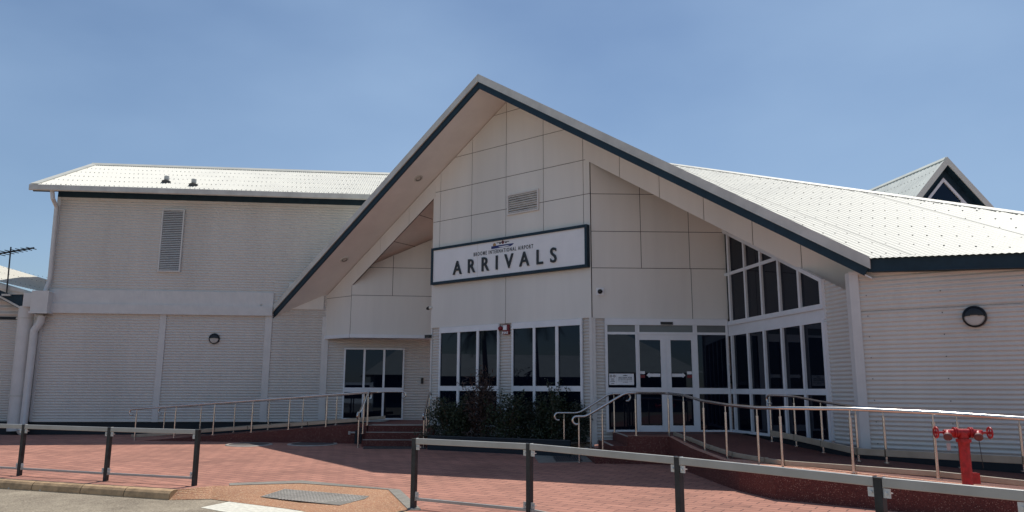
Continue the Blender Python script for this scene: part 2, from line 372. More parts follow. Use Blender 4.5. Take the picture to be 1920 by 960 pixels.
# recessed window wall on the left, its lean-over panel box
def window(f, parent, s_edges, rows, off=.05, fw=.05, name='window', head=None, frost=()):
    """s_edges: [frame left outer, (mullion l, r)..., frame right outer]; rows: [(z0,z1),...] glass rows"""
    mb = MB(); sl, sr = s_edges[0], s_edges[-1]; z0 = rows[0][0]-fw; z1 = head if head else rows[-1][1]+fw
    f.rect(mb, sl, sl+fw, z0, z1, 0, off+.02); f.rect(mb, sr-fw, sr, z0, z1, 0, off+.02)
    f.rect(mb, sl+fw, sr-fw, z0, rows[0][0], 0, off+.017); f.rect(mb, sl+fw, sr-fw, rows[-1][1], z1, 0, off+.017)
    f.rect(mb, sl, sr, rows[-1][1]-.0, rows[-1][1]+.03, off+.02, off+.035)
    for (a, b_), (c_, d_) in zip(rows[:-1], rows[1:]): f.rect(mb, sl+fw, sr-fw, b_, c_, 0, off+.014)
    for (a, b_) in s_edges[1:-1]: f.rect(mb, a, b_, rows[0][0]-.01, rows[-1][1]+.01, 0, off+.026)
    w = mb.build(name, 'alu', parent, bevel=.004)
    g = MB()
    for i, (a, b_) in enumerate(rows): f.rect(g, sl+fw, sr-fw, a-.01, b_+.01, 0, off-.012, 1 if i in frost else 0)
    g.build('glass', ['glass', 'frost'], w)
    return w
f = LF; Y = 700
window(f, term, [f.S(644.5, Y), (f.S(681, Y), f.S(684.5, Y)), (f.S(718, Y), f.S(721.5, Y)), f.S(757.5, Y)],
       [(f.Z(700, 784), f.Z(700, 735)), (f.Z(700, 727), f.Z(700, 655.5))], fw=.045)
DF = Fr(CF.w(CF.S(658, 590), 0).xy[:], 84)
sD1 = DF.S(812, 560)
zd = DF.Z(730, 627.5); zlip = DF.Z(730, 634)
dpoly = [(0, zd), (sD1+.3, zd), (sD1+.3, 5.4+.454*(sD1+.3)), (0, 5.4)]
mb = MB(); zj = DF.Z(730, 554.5); panels(DF, mb, clip(dpoly, 0, -1, -zj), [DF.S(736.5, 530)], [zj, DF.Z(730, 502)], .0, mi=0); panels(DF, mb, clip(dpoly, 0, 1, zj), [], [zj], .0, mi=0)
DF.prism(mb, dpoly, -.04, 0., 1)
# panel under y=554 is one piece: cover the vertical joint
mb.build('recess_panels', ['panel', 'gap'], term)
# left return piece, in the gable plane
sc0 = CF.S(609, 600); sc1 = CF.S(657.5, 590)
zc = CF.Z(635, 629)
mb = MB(); pp = [(sc0, zc), (sc1, zc), (sc1, ztop(sc1)), (sc0, ztop(sc0))]
panels(CF, mb, pp, [sc1+.05], [CF.Z(640, 557)], 0); CF.prism(mb, pp, -.04, 0, 1); mb.build('return_panels', ['panel', 'gap'], term)
mb = MB()
a_ = CF.w(sc0, zlip); b_ = DF.w(0, zlip); c_ = DF.w(sD1, zlip); h_ = zd-zlip
for p, q, n_ in ((a_, b_, CF.n), (b_, c_, DF.n)):
    mb.prism([p+n_*.05, q+n_*.05, q-n_*.12, p-n_*.12], Z3*h_)
mb.poly([a_-CF.n*.1, b_-DF.n*.0, c_-DF.n*.0, LF.w(LF.S(812, 640), zlip), LF.w(LF.S(612, 640), zlip)])
mb.build('overhang_trim', 'alu', term)
# soffit + barge + gable roof -------------------------------------------------
z_ap = apexC[1]
Aw = CF.w(SA, z_ap)
Bap = onz(898, 166, z_ap)                      # underside apex of the barge
dep = (Bap-Aw).dot(CF.n)                        # overhang depth
BF = Fr(CF.w(0, 0, dep).xy[:], 128.8)
sBa = BF.S(898, 160); sBl = BF.S(503, 595); sBr = BF.S(1632, 495)
zab = BF.Z(898, 166)
def zb(s, dz=0.): return zab-SL*abs(s-sBa)+dz
H = [BF.Z(898, 140)-zab, BF.Z(898, 153.5)-zab]
for sgn, sE, nm in ((-1, sBl, 'barge_board'), (1, sBr, 'barge_board')):
    mb = MB(); BF.prism(mb, [(sBa, zb(sBa, H[1])), (sE, zb(sE, H[1])), (sE, zb(sE, H[0])), (sBa, zb(sBa, H[0]))], -.05, .05)
    BF.prism(mb, [(sBa, zb(sBa, H[1])), (sE, zb(sE, H[1])), (sE, zb(sE, H[1]+.022)), (sBa, zb(sBa, H[1]+.022))], .05, .062)
    mb.build(nm, 'barge', term, bevel=.006)
    mb = MB(); es = .12 if sgn > 0 else .0
    BF.prism(mb, [(sBa, zb(sBa, 0)), (sE-sgn*es, zb(sE-sgn*es, 0)), (sE-sgn*es*.25, zb(sE-sgn*es*.25, H[1])), (sBa, zb(sBa, H[1]))], -.03, .02)
    mb.build('fascia_strip', 'blue', term)
    # soffit sheet
    far = 4.3 if sgn < 0 else 7.5
    mb = MB()
    p0, p1 = BF.w(sBa, zb(sBa, .01)), BF.w(sE, zb(sE, .01)); mb.prism([p0, p1, p1+rdir*far, p0+rdir*far], Z3*.03)
    mb.build('soffit', 'soffit', term)
    # roof sheet on top
    mb = MB(); q0, q1 = BF.w(sBa, zb(sBa, H[0]-.03)), BF.w(sE, zb(sE, H[0]-.03))
    mb.prism([q0, q1, q1+rdir*(far+1.2), q0+rdir*(far+1.2)], -Z3*.03); mb.build('gable_roof', 'roof', term)
# shallow gutter end seen left of the barge foot
mb = MB(); g1 = BF.w(sBl, zb(sBl, .12)); g2 = LF.w(LF.S(490, 578), LF.Z(490, 578), .1)
mb.prism([g1, g1+Z3*.14, g2+Z3*.12, g2], CF.n*.02+Z3*.01); mb.prism([g1+Z3*.14, g2+Z3*.12, g2+Z3*.14+rdir*.2, g1+Z3*.16+rdir*.2], Z3*.01); mb.build('valley_gutter', 'barge', term)
# downlights in the left soffit
sof_n = (BF.u*SL+Z3).normalized()
sp0 = BF.w(sBl, zb(sBl, .01))
slope_u = (BF.u+Z3*SL).normalized(); sofn = rdir.cross(slope_u).normalized(); 
if sofn.z > 0: sofn = -sofn
for (x, y) in ((784.5, 334.5), (646, 486.5)):
    c = onpl(x, y, sp0, sofn)
    mb = MB(); ring = []
    for a in range(20):
        t = 2*math.pi*a/20; ring.append((math.cos(t), math.sin(t)))
    P = lambda r, o, t: c+(rdir*t[0]+slope_u*t[1])*r+sofn*o
    for a in range(20):
        t, t2 = ring[a], ring[(a+1) % 20]
        mb.poly([P(.145, .0, t), P(.145, .0, t2), P(.135, .018, t2), P(.135, .018, t)])
        mb.poly([P(.135, .018, t), P(.135, .018, t2), P(.095, .016, t2), P(.095, .016, t)])
        mb.poly([P(.095, .016, t), P(.095, .016, t2), P(.075, .004, t2), P(.075, .004, t)], 1)
    mb.poly([P(.075, .004, t) for t in ring], 2)
    mb.build('downlight', ['barge', 'black', 'lens'], term, smooth=True)

# ---- gable face panels
xs = lambda x, y: CF.S(x, y)
zbot = CF.Z(960, 605.3)
tow = [(sT, zbot), (0, zbot), (0, ztop(0)-.0), (SA, apexC[1]), (sT, ztop(sT))]
signz = CF.Z(949, 455)
up_p = clip(tow, 0, -1, -signz); lo_p = clip(tow, 0, 1, signz)
mb = MB()
vj = [xs(826, 400), xs(886, 300), xs(949.5, 300), xs(1019, 300), xs(1094, 350)]
hj = [CF.Z(949.5, y) for y in (210.5, 271, 332, 392)]
panels(CF, mb, up_p, vj, hj, 0); panels(CF, mb, lo_p, [xs(948.5, 560)], [], 0)
# tower sides behind
CF.prism(mb, tow, -.05, 0., 1)
mb.build('gable_panels', ['panel', 'gap'], term)
mb = MB()
q = CF.w(sT, 3, -.01); mb.prism([q, q+rdir*4, q+rdir*4+Z3*(ztop(sT)-3), q+Z3*(ztop(sT)-3)], CF.u*.04)
q = CF.w(sT, .3, -.01); mb.prism([q, q+rdir*3.2, q+rdir*3.2+Z3*2.8, q+Z3*2.8], CF.u*.04); mb.build('tower_side', 'panel', term)
# rake beams: lower edge
eb = CF.px(1109, 305.5)
def zlow(s): return eb[1]-SL*(abs(s-SA)-abs(eb[0]-SA))
mb = MB()
pr_ = [(eb[0]-.22, zlow(eb[0]-.22)), (sR, zlow(sR)), (sR, ztop(sR)), (eb[0]-.22, ztop(eb[0]-.22))]
panels(CF, mb, pr_, [xs(x, y) for x, y in ((1162, 310), (1236.5, 350), (1320, 400), (1412, 450), (1504, 500))], [], .004, g=.007)
CF.prism(mb, pr_, -.03, .003, 1)
mb.build('rake_beam', ['panel', 'gap'], term)
mb = MB()
s2 = SA-(eb[0]-SA); pl_ = [(sc1, zlow(sc1)), (s2+.0, zlow(s2)), (s2, ztop(s2)), (sc1, ztop(sc1))]
panels(CF, mb, pl_, [xs(x, y) for x, y in ((827, 340), (768, 400), (714, 460))], [], .004, g=.006)
CF.prism(mb, pl_, -.03, .003, 1)
mb.build('rake_beam', ['panel', 'gap'], term)
# sloped joints on the recess ceiling
mb = MB()
for (xa, ya, xb, yb) in ((784.5, 402.5, 811, 411), (739, 453, 808, 469), (694, 500.5, 725, 505.5)):
    a = onpl(xa, ya, sp0, sofn); b = onpl(xb, yb, sp0, sofn); mb = MB(); mb.bar(a+sofn*.002, b+sofn*.002, .016, .004, sofn)
    mb.build('ceiling_joint', 'gap', term)
louvre(CF, ((953, 366), (1011.5, 394)), term, 8, 'gable_louvre')
# lower gable wall (corrugated) with two windows
mb = MB(); mb.corr([CF.w(sT+.03, .2, -.03), CF.w(-.0, .2, -.03), CF.w(-.0, zbot, -.03), CF.w(sT+.03, zbot, -.03)], CF.u, CF.n); mb.build('front_wall', 'wall', term, smooth=True)
mb = MB(); CF.rect(mb, -.075, .012, .25, zbot, -.02, .012); RF.rect(mb, -.01, .09, .3, zbot, -.02, .012); mb.build('corner_trim', 'trim', term)
mb = MB(); CF.rect(mb, sT, sT+.05, .25, zbot, -.02, .012); mb.build('corner_trim', 'trim', term)
Y = 700
zt1 = CF.Z(960, 733); zt2 = CF.Z(960, 724); zgt = CF.Z(1089, 609.3)
for e in ([824.5, (859, 863), (895, 899), 936.5], [961, (1001.5, 1005.5), (1044, 1049), 1093.5]):
    window(CF, term, [xs(e[0], Y), (xs(e[1][0], Y), xs(e[1][1], Y)), (xs(e[2][0], Y), xs(e[2][1], Y)), xs(e[3], Y)],
           [(.66, zt1), (zt2, zgt)], head=zbot-.01, off=.03)
# ---- door wall
Rs = lambda x, y: RF.S(x, y)
sRe = RF.S(1370, 600)
zr = RF.Z(1240, 597.8)
def zR(s): return ztop(.0)-.478*s-.02
mb = MB(); rp = [(.02, zr), (sRe, zr), (sRe, zR(sRe)), (.02, zR(0))]
a1 = RF.Z(1200, 364.5); a2 = RF.Z(1200, 434.5); a3 = RF.Z(1200, 503)
up_ = clip(rp, 0, -1, -a3); lw_ = clip(rp, 0, 1, a3)
panels(RF, mb, up_, [Rs(1200, 400), Rs(1290.5, 420)], [a1, a2, a3], 0); panels(RF, mb, lw_, [Rs(1297, 550)], [a3], 0)
RF.prism(mb, rp, -.05, 0, 1); mb.build('door_wall_panels', ['panel', 'gap'], term)
mb = MB(); mb.corr([RF.w(.02, .3, -.03), RF.w(sRe, .3, -.03), RF.w(sRe, zr, -.03), RF.w(.02, zr, -.03)], RF.u, RF.n); mb.build('door_wall', 'wall', term, smooth=True)
# door set: side light | two leaves | side light
y_ = 680
zf0, zf1 = RF.Z(1240, 806), RF.Z(1240, 738)
zA, zB = RF.Z(1240, 727.5), RF.Z(1240, 627.5); zC, zD = RF.Z(1240, 623.5), RF.Z(1240, 610)
d0, d1 = Rs(1193, y_), Rs(1306, y_)
e0, e1 = Rs(1135, y_), Rs(1365.5, y_)
window(RF, term, [e0, d0+.03], [(zf0, zf1), (zA, zB), (zC, zD)], head=zr-.01, name='side_window', frost=(2,))
window(RF, term, [d1-.03, e1], [(zf0, zf1), (zA, zB), (zC, zD)], head=zr-.01, name='side_window', frost=(2,))
window(RF, term, [d0+.03, d1-.03], [(zC, zD)], head=zr-.01, name='transom_light', frost=(0,))
mid = Rs(1248.5, y_)
for (a, b_, gl, gr) in ((d0+.035, mid-.006, Rs(1198.5, y_), Rs(1238.5, y_)), (mid+.006, d1-.035, Rs(1257, y_), Rs(1296.5, y_))):
    mb = MB(); z0, z1 = FL+.005, zC-.055
    o0, o1 = 0, .055
    RF.rect(mb, a, gl, z0, z1, o0, o1); RF.rect(mb, gr, b_, z0, z1, o0, o1)
    zz = [z0, RF.Z(1240, 798), RF.Z(1240, 738.5), RF.Z(1240, 727), RF.Z(1240, 637.5), z1]
    for i in (0, 2, 4): RF.rect(mb, gl, gr, zz[i], zz[i+1], o0, o1-.003)
    dr = mb.build('door_leaf', 'alu', term, bevel=.005)
    mb = MB(); RF.rect(mb, gl-.01, gr+.01, zz[1]-.01, zz[2]+.01, o0, .02); RF.rect(mb, gl-.01, gr+.01, zz[3]-.01, zz[4]+.01, o0, .02); mb.build('glass', 'glass', dr)
    # door stickers: arrow and small notice
    mb = MB(); zc_ = RF.Z(1240, 703.5); rgt = gl > mid
    if rgt: sa, sgn = gl+.02, 1
    else: sa, sgn = gr-.02, -1
    arr = [(0, -.04), (.30, -.04), (.30, -.065), (.38, 0), (.30, .065), (.30, .04), (0, .04)]
    arr = [(sa+sgn*x*.9, zc_+z) for x, z in arr]
    RF.prism(mb, arr if sgn > 0 else arr[::-1], .0205, .0225, 0)
    for dz, mi in ((.06, 0), (-.03, 1)):
        RF.rect(mb, min(sa+sgn*.38, sa+sgn*.50), max(sa+sgn*.38, sa+sgn*.50), zc_+dz-.035, zc_+dz+.035, .0205, .0225, mi)
    mb.build('door_sticker', ['sign', 'logored'], dr)
# G wall --------------------------------------------------------------------
gL = GF.S(1378, 700); gR = GF.S(1556, 700)
zlo0 = FL+.055; zlo1 = GF.Z(1470, 739.5); zlo2 = GF.Z(1470, 729.5); zlo3 = GF.Z(1470, 615.2)
zu0 = GF.Z(1470, 584); 
beamline = (GF.px(1364, 434), GF.px(1540, 521))   # raking head of the glazing
bs = (beamline[1][1]-beamline[0][1])/(beamline[1][0]-beamline[0][0])
zh = lambda s: beamline[0][1]+bs*(s-beamline[0][0])
gx = [GF.S(x, 705) for x in (1379.5, 1410, 1441, 1475, 1513, 1555)]
fw = .035
mb = MB(); GF.rect(mb, 0, gx[-1], FL, zlo0, 0, .06); GF.rect(mb, 0, gx[-1], zlo1, zlo2, 0, .055); GF.rect(mb, 0, gx[-1], zlo3, zlo3+.05, 0, .06)
gE = gx[-1]+fw*1.2; GF.rect(mb, 0, gE, zlo3+.05, zu0-.10, -.03, .045); GF.rect(mb, 0, gE, zu0-.10, zu0-.06, -.03, .085); GF.rect(mb, 0, gE, zu0-.06, zu0, -.03, .06); GF.rect(mb, gx[-1]+.02, gE, zlo0, zlo3+.05, -.03, .005)
for i, x in enumerate(gx):
    w = fw if 0 < i < 5 else fw*1.2
    GF.rect(mb, x-w, x+w, zlo0, zlo3, 0, .07)
    zz = zh(x)
    GF.prism(mb, [(x-w, zu0), (x+w, zu0), (x+w, zh(x+w)), (x-w, zh(x-w))], 0, .07)
# raking head + upper transom
GF.prism(mb, [(0, zh(0)-.075), (gx[-1]+.04, zh(gx[-1]+.04)-.075), (gx[-1]+.04, zh(gx[-1]+.04)), (0, zh(0))], 0, .065)
ut = GF.Z(1400, 504); sx = (ut+.02-beamline[0][1])/bs+beamline[0][0]
GF.rect(mb, 0, sx, ut-.035, ut+.035, 0, .06)
w = mb.build('corner_glazing', 'alu', term, bevel=.004)
mb = MB(); GF.rect(mb, .02, gx[-1], zlo0-.01, zlo3+.01, -.02, .02); GF.prism(mb, [(.02, zu0-.01), (gx[-1], zu0-.01), (gx[-1], zh(gx[-1])-.02), (.02, zh(.02)-.02)], -.02, .02); mb.build('glass', 'glass', w)
sK = (K-GF.p).dot(GF.u)
ln = GF.px(1540, 521); ln2 = GF.px(1611, 557)
zt_ = lambda s: ln[1]+(ln2[1]-ln[1])/(ln2[0]-ln[0])*(s-ln[0])
mb = MB(); gp = [GF.w(gx[-1]+.03, FL-.05), GF.w(sK, FL-.05), GF.w(sK, zt_(sK)), GF.w(gx[-1]+.03, zt_(gx[-1]+.03))]
mb.corr(gp, GF.u, GF.n); mb.build('strip_wall', 'wall', term, smooth=True)
# right wall
zk0 = .56; B2 = BF.w(sBr, zb(sBr, H[0]-.005)); zk1 = KF.Z(1640, 509)
E2 = onpl(1920, 472.5, B2, KF.n)

WE = 4.95
mb = MB(); mb.corr([KF.w(.02, zk0), KF.w(WE, zk0), KF.w(WE, zk1-.25*WE/9), KF.w(.02, zk1)], KF.u, KF.n); mb.prism([KF.w(WE, -.1, -.01), KF.w(WE, zk1-.2, -.01), KF.w(WE, zk1-.2, -9), KF.w(WE, -.1, -9)], KF.u*-.05); mb.build('right_wall', 'wallright', term, smooth=True)
zz = KF.Z(1630, 583.5); mb = MB(); KF.rect(mb, .14, 5.1, zz-.002, zz+.002, .004, .0128); mb.build('sheet_lap', 'screw', term)
mb = MB()
for i in range(5):
    for j in range(9): mb.box(KF.w(.25+i*1.2, zk0+.12+j*.38, .016), KF.u*.008, KF.n*.004, Z3*.008)
mb.build('wall_screw', 'screw', term, kind='stuff')
mb = MB(); KF.rect(mb, -.02, .13, FL-.05, zk1, -.0, .03); GF.rect(mb, sK-.12, sK+.0, FL-.05, zk1, 0, .03)
kd = (KF.w(9, zk1-.25)-KF.w(0, zk1)).normalized(); mb.bar(KF.w(-.02, zk1, .015), KF.w(5.2, zk1-.145, .015), .04, .06); mb.build('corner_post_cover', 'trim', term, bevel=.005)
mb = MB(); KF.rect(mb, 0, 5.18, -.1, zk0, -.3, -.04); GF.rect(mb, 0, sK, -.1, FL, -.3, -.01); mb.build('right_plinth', 'base', term)
# right roof
E2e = B2+(E2-B2)*3.2
R1 = O+ray(1252, 306.5)*((10.15-1.6)/ray(1252, 306.5).z)
n1 = (E2-B2).cross(R1-B2).normalized()
if n1.z < 0: n1 = -n1
R2 = onpl(1920, 400, B2, n1)
_d1 = (E2-B2); _d2 = (R2-R1); _c = _d1.cross(_d2); _t = (R1-B2).cross(_d2).dot(_c)/_c.dot(_c)
XC = B2+_d1*_t; E2e = XC; R2e = XC   # hip meets the eave here
print('hip corner', XC, _t)
shd = n1.cross(ray(1760, 457).cross(ray(1690, 433.9))).normalized()
if shd.z < 0: shd = -shd
rwd = n1.cross(ray(1585.3, 454.7).cross(ray(1912.5, 465))).normalized()
if rwd.x < 0: rwd = -rwd
print('P1', B2, E2, R1, R2, n1, shd, rwd)
inward = Z3*0
ob_ = KF.n*.03-shd*.03
mb = MB(); mb.corr([B2+ob_, E2e+ob_, R1], shd, n1, amp=.0062)
# screws
def inside(p):
    pts = [B2, E2e, R1]
    for i in range(3):
        e = pts[(i+1) % 3]-pts[i]
        if e.cross(p-pts[i]).dot(n1)*sgnP < 0: return False
    return True
ms = MB(); cc = (B2+E2e+R1)/3; sgnP = 1 if (E2e-B2).cross(cc-B2).dot(n1) > 0 else -1
acr = shd.cross(n1).normalized()
rs = rwd/abs(rwd.dot(acr))
rowpos = [.12, .42]+[.42+.95*i for i in range(1, 19)]
B2r = B2
for r in rowpos:
    for c_ in range(-60, 140):
        p = B2+rs*(c_*.152)+shd*(r-.0)
        if inside(p): ms.box(p+n1*.010, acr*.0105, shd*.0105, n1*.008)
mb.build('right_roof', 'roof', term, smooth=True); ms.build('roof_screw', 'screw', term, kind='stuff')
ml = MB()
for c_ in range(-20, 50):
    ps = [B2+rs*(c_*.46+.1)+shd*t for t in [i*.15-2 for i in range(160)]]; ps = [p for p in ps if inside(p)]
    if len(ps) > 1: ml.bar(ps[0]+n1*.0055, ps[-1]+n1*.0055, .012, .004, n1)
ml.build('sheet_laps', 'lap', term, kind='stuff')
mb = MB(); hd = (R2e-R1).normalized(); ins = hd.cross(n1).normalized()
if (cc-R1).dot(ins) < 0: ins = -ins
mb.prism([R1+n1*.02, R2e+n1*.02, R2e+ins*.10+n1*.012, R1+ins*.10+n1*.012], n1*.012)
mb.build('hip_capping', 'roof', term); mb = MB(); bh = az(15)
mb.poly([R1, XC, XC+bh*16, R1+bh*6]); mb.build('rear_roof', 'roof', term)
mb = MB(); Ln = (R2e-R1).length
for i in range(int(Ln/.12)):
    p = R1+hd*(i*.12)+ins*.12+n1*.012; mb.box(p, hd*.025, ins*.010, n1*.006)
mb.build('hip_infill', 'screw', term, kind='stuff')
mb = MB(); dE = (E2e-B2).normalized()*.06; mb.prism([B2-dE+Z3*.004-KF.n*.02, E2e+Z3*.004-KF.n*.02, E2e-Z3*.26-KF.n*.02, B2-dE-Z3*.26-KF.n*.02], -KF.n*.04); 
q = KF.n*-.5; mb.prism([B2-Z3*.26, E2e-Z3*.26, E2e-Z3*.26+q, B2-Z3*.26+q], Z3*.03); mb.build('right_fascia', 'blue', term)
# dormer gable behind
DR = Fr((O+ray(1775, 293)*(26/ray(1775, 293).y)).xy[:], 84)
ap = DR.px(1775, 294); bl = DR.px(1707, 381); br_ = DR.px(1878, 405)
sl1 = (ap[1]-bl[1])/(ap[0]-bl[0]); sl2 = (ap[1]-br_[1])/(br_[0]-ap[0]); sld = (sl1+sl2)/2
back = az(-8)
def dz_(s, d=0): return ap[1]-sld*abs(s-ap[0])-d
mb = MB()
for sg in (-1, 1):
    e = ap[0]+sg*3.0
    DR.prism(mb, [(ap[0], dz_(ap[0])), (e, dz_(e)), (e, dz_(e, .30)), (ap[0], dz_(ap[0], .30))], -.05, .03)
mb.build('dormer_barge', 'roofgrey', term)
mb = MB(); ms = MB()
for sg in (-1, 1):
    e = ap[0]+sg*3.0; p0 = DR.w(ap[0], dz_(ap[0], .02)); p1 = DR.w(e, dz_(e, .02)); sd_ = (p1-p0).normalized(); nn = sd_.cross(back)
    if nn.z < 0: nn = -nn
    mb.corr([p0, p1, p1+back*7, p0+back*7], sd_, nn, pitch=.2, amp=.008, seg=8)
    if sg < 0:
        for r in range(1, 5):
            for c_ in range(34): ms.box(p0+sd_*(.06+r*.62)+back*(.15+c_*.2)+nn*.012, sd_*.012, back*.012, nn*.006)
        mb.prism([p0+sd_*.16+nn*.02, p0+nn*.02, p0+nn*.02+back*7, p0+sd_*.16+nn*.02+back*7], nn*.015)
mb.build('dormer_roof', 'roofgrey', term, smooth=True); ms.build('roof_screw', 'screw', term, kind='stuff')
mb = MB(); q = ap[0]
mbt = MB(); tri = [(q-2.9, dz_(q-2.9, .32)), (q+2.9, dz_(q+2.9, .32)), (q, dz_(q, .32))]
DR.prism(mbt, tri, -.32, -.29); mbt.build('dormer_infill', 'blue', term)
for sg in (-1, 1):
    p0 = DR.w(q, dz_(q, .31), -.05); p1 = DR.w(q+sg*3, dz_(q+sg*3, .31), -.05); mb.prism([p0, p1, p1+back*1, p0+back*1], -Z3*.02, 0)
# recessed glazing
off = -.25; s9, z9 = DR.px(1767, 334, off); ww = 2.6
mb2 = MB()
for sg in (-1, 1):
    DR.prism(mb2, [(s9, z9), (s9+sg*ww, z9-sld*ww), (s9+sg*ww, z9-.14-sld*ww), (s9, z9-.14)], off, off+.06)
for x in (1738.5, 1803): 
    sx_ = DR.S(x, 380, off); DR.rect(mb2, sx_-.045, sx_+.045, z9-3, z9-.1-sld*abs(sx_-s9), off, off+.05)
mb3 = MB(); DR.prism(mb3, [(s9, z9-.05), (s9+ww, z9-.05-sld*ww), (s9-ww, z9-.05-sld*ww)], off-.03, off+.01)
mb4 = MB()
for sg in (-1, 1):
    p0 = DR.w(q, dz_(q, .30), 0); p1 = DR.w(q+sg*3, dz_(q+sg*3, .30), 0); mb4.prism([p0, p1, p1+back*.35, p0+back*.35], -Z3*.02, 0)
mb4.build('dormer_soffit', 'blue', term)
dw = mb2.build('dormer_window', 'alu', term); mb3.build('glass', 'glass', dw)

# downpipes on the left corner
def pipe(pts, r, mb): mb.tube(pts, r, 14)
mb = MB(); X = LambdaY = None
p = [LF.w(*LF.px(98, 358, .5), .5), LF.w(*LF.px(99, 372, .5), .5), LF.w(*LF.px(106, 388, .10), .10), LF.w(*LF.px(93.5, 520, .10), .10), LF.w(*LF.px(91, 530, .10), .10), LF.w(*LF.px(84, 548, .22), .22)]
mb.tube(p, .065, 12); mb.build('downpipe', 'trim', term, smooth=True)
mb = MB(); a = LF.px(64, 549, .3); b = LF.px(93, 588, .3); LF.rect(mb, a[0], b[0]-.05, b[1], a[1]+.05, .05, .42); LF.rect(mb, a[0]-.03, b[0]-.02, b[1]-.0, b[1]+.05, .03, .45); mb.build('rain_head', 'trim', term, bevel=.01)
mb = MB(); c_l = LF.S(47, 570, .2); LF.rect(mb, c_l-.05, a[0]-.035, b[1]+.22, a[1]-.0, .0, .25); LF.rect(mb, c_l+.1, a[0]+.5, b[1]-.5, b[1]+.3, -.3, -.05); mb.build('box_gutter_end', 'trim', term)
mb = MB(); p = [LF.w(*LF.px(78, 592, .2), .2), LF.w(*LF.px(76, 603, .2), .2), LF.w(*LF.px(64, 620, .2), .2), LF.w(*LF.px(63, 630, .2), .2), LF.w(*LF.px(43, 806, .2), .2), LF.w(*LF.px(37, 811, .3), .3)]
mb.tube(p, .115, 14); mb.build('downpipe', 'trim', term, smooth=True)

# ---------------------------------------------------------------- neighbouring wing at far left
nb = thing('side_building', (-20, 26, 0), 'low corrugated building at the left edge with white roof, dark blue gable fascia and aerial', 'building')
NF = Fr(LF.w(s0-.2, 0, -.35).xy[:], 84)
NG = Fr(LF.w(s0-.2, 0, .1).xy[:], 84)
mb = MB(); za = NF.Z(30, 801); zt2_ = NF.Z(20, 598)
mb.corr([NF.w(-6, za), NF.w(.9, za), NF.w(.9, zt2_), NF.w(-6, zt2_)], NF.u, NF.n); 
zg = NF.Z(0, 556); sg0, zgl = NF.px(0, 558); sg1, zgr = NF.px(44, 582); mg = (zgr-zgl)/(sg1-sg0)
tri = [NF.w(-6, zt2_+.05), NF.w(.4, zt2_+.05), NF.w(.4, zgl+mg*(.4-sg0)), NF.w(-6, zgl+mg*(-6-sg0))]
mb.corr(tri, NF.u, NF.n, pitch=.2, amp=.03)
mb.build('wall', 'wall', nb, smooth=True)
mb = MB(); NF.rect(mb, -6, .9, zt2_-.02, zt2_+.07, 0, .02); mb.build('dark_band', 'base', nb); mb = MB(); NF.rect(mb, -6, .9, -.1, za, -.3, -.03); mb.build('plinth', 'base', nb)
mb = MB()
A_ = NG.px(-100, 486); 
def q(x, y, o=0.): s, z = NG.px(x, y, o); return NG.w(s, z, o)
mb.prism([q(-60, 505), q(42, 552), q(42, 582), q(-60, 528)], -NG.n*.3); mb.build('gable_fascia', 'blue', nb)
mb = MB(); mb.bar(q(-60, 524, .03), q(44, 580, .03), .05, .06); mb.prism([q(-60, 515, .06), q(60, 549, .06), q(60, 552, .06), q(0, 541, .06), q(-60, 520, .06)], -NG.n*.05); 
mb.prism([q(-60, 512, .02), q(60, 547, .02), q(60, 552, .02), q(20, 552, .02), q(-60, 520, .02)], -NG.n*.02)
mb.build('barge_flashing', 'barge', nb)
# sunlit roof sheet behind
r0, r1 = q(-60, 514, .1), q(88, 550, .1)
f2 = Fr(NG.w(0, 0, -3.2).xy[:], 84)
t0 = f2.w(*f2.px(-60, 480)); t1 = f2.w(*f2.px(120, 535)); nn = (r1-r0).cross(t0-r0).normalized()
if nn.z < 0: nn = -nn
t1 = onpl(110, 531, r0, nn); r1 = onpl(100, 551.5, r0, nn)
sd_ = (nn.cross((t1-t0))).normalized(); 
mb = MB(); mb.corr([r0, r1, t1, t0], sd_, nn, amp=.012); mb.build('roof', 'roof', nb, smooth=True); mb = MB()
uu = (t1-t0).normalized()
for r in range(3):
    for c_ in range(60): mb.box(r0+(t0-r0)*(.15+r*.33)+(r1-r0).normalized()*(c_*.152)+nn*.012, uu*.010, sd_*.010, nn*.006)
mb.build('roof_screw', 'screw', nb, kind='stuff')
mb = MB(); pp_ = [NF.w(*NF.px(51, 575, .3), .3), NF.w(*NF.px(28, 808, .3), .3)]; mb.tube(pp_, .235, 24)
bp = mb.build('vent_pipe', 'trim', nb, smooth=True)
for yy in (597.5, 743.5):
    t = (yy-575)/233; c = pp_[0]+(pp_[1]-pp_[0])*t; mb = MB(); mb.tube([c-Z3*.02, c+Z3*.02], .245, 24); mb.box(c+NF.u*.27, NF.u*.03, NF.n*.02, Z3*.03); mb.box(c-NF.u*.27, NF.u*.03, NF.n*.02, Z3*.03); mb.build('pipe_clamp', 'barge', bp, smooth=True)
# aerial
base_ = q(12, 553, .12); top_ = q(20.5, 463, .12)
an = thing('tv_antenna', base_, 'thin dark rooftop tv aerial on a mast at the far left edge', 'antenna')
mb = MB(); mb.tube([base_, base_+(top_-base_)*1.0], .022, 8); mb.build('mast', 'post', an)
mb = MB(); mb.box(base_, NG.u*.13, NG.n*.04, Z3*.03); mb.build('bracket', 'barge', an)
b0 = q(20, 472, .12); bd = (q(56, 466, .12)-b0).normalized(); perp = (NG.n*.35+NG.u*.9-Z3*.20).normalized()
mb = MB(); mb.tube([b0-bd*.5, b0+bd*.72], .028, 8); mb.build('boom', 'post', an)
for i in range(8):
    c = b0+bd*(-.42+i*.15); L_ = .36-.02*i; mb = MB(); mb.tube([c-perp*L_, c+perp*L_], .015, 6); mb.build('element', 'post', an)

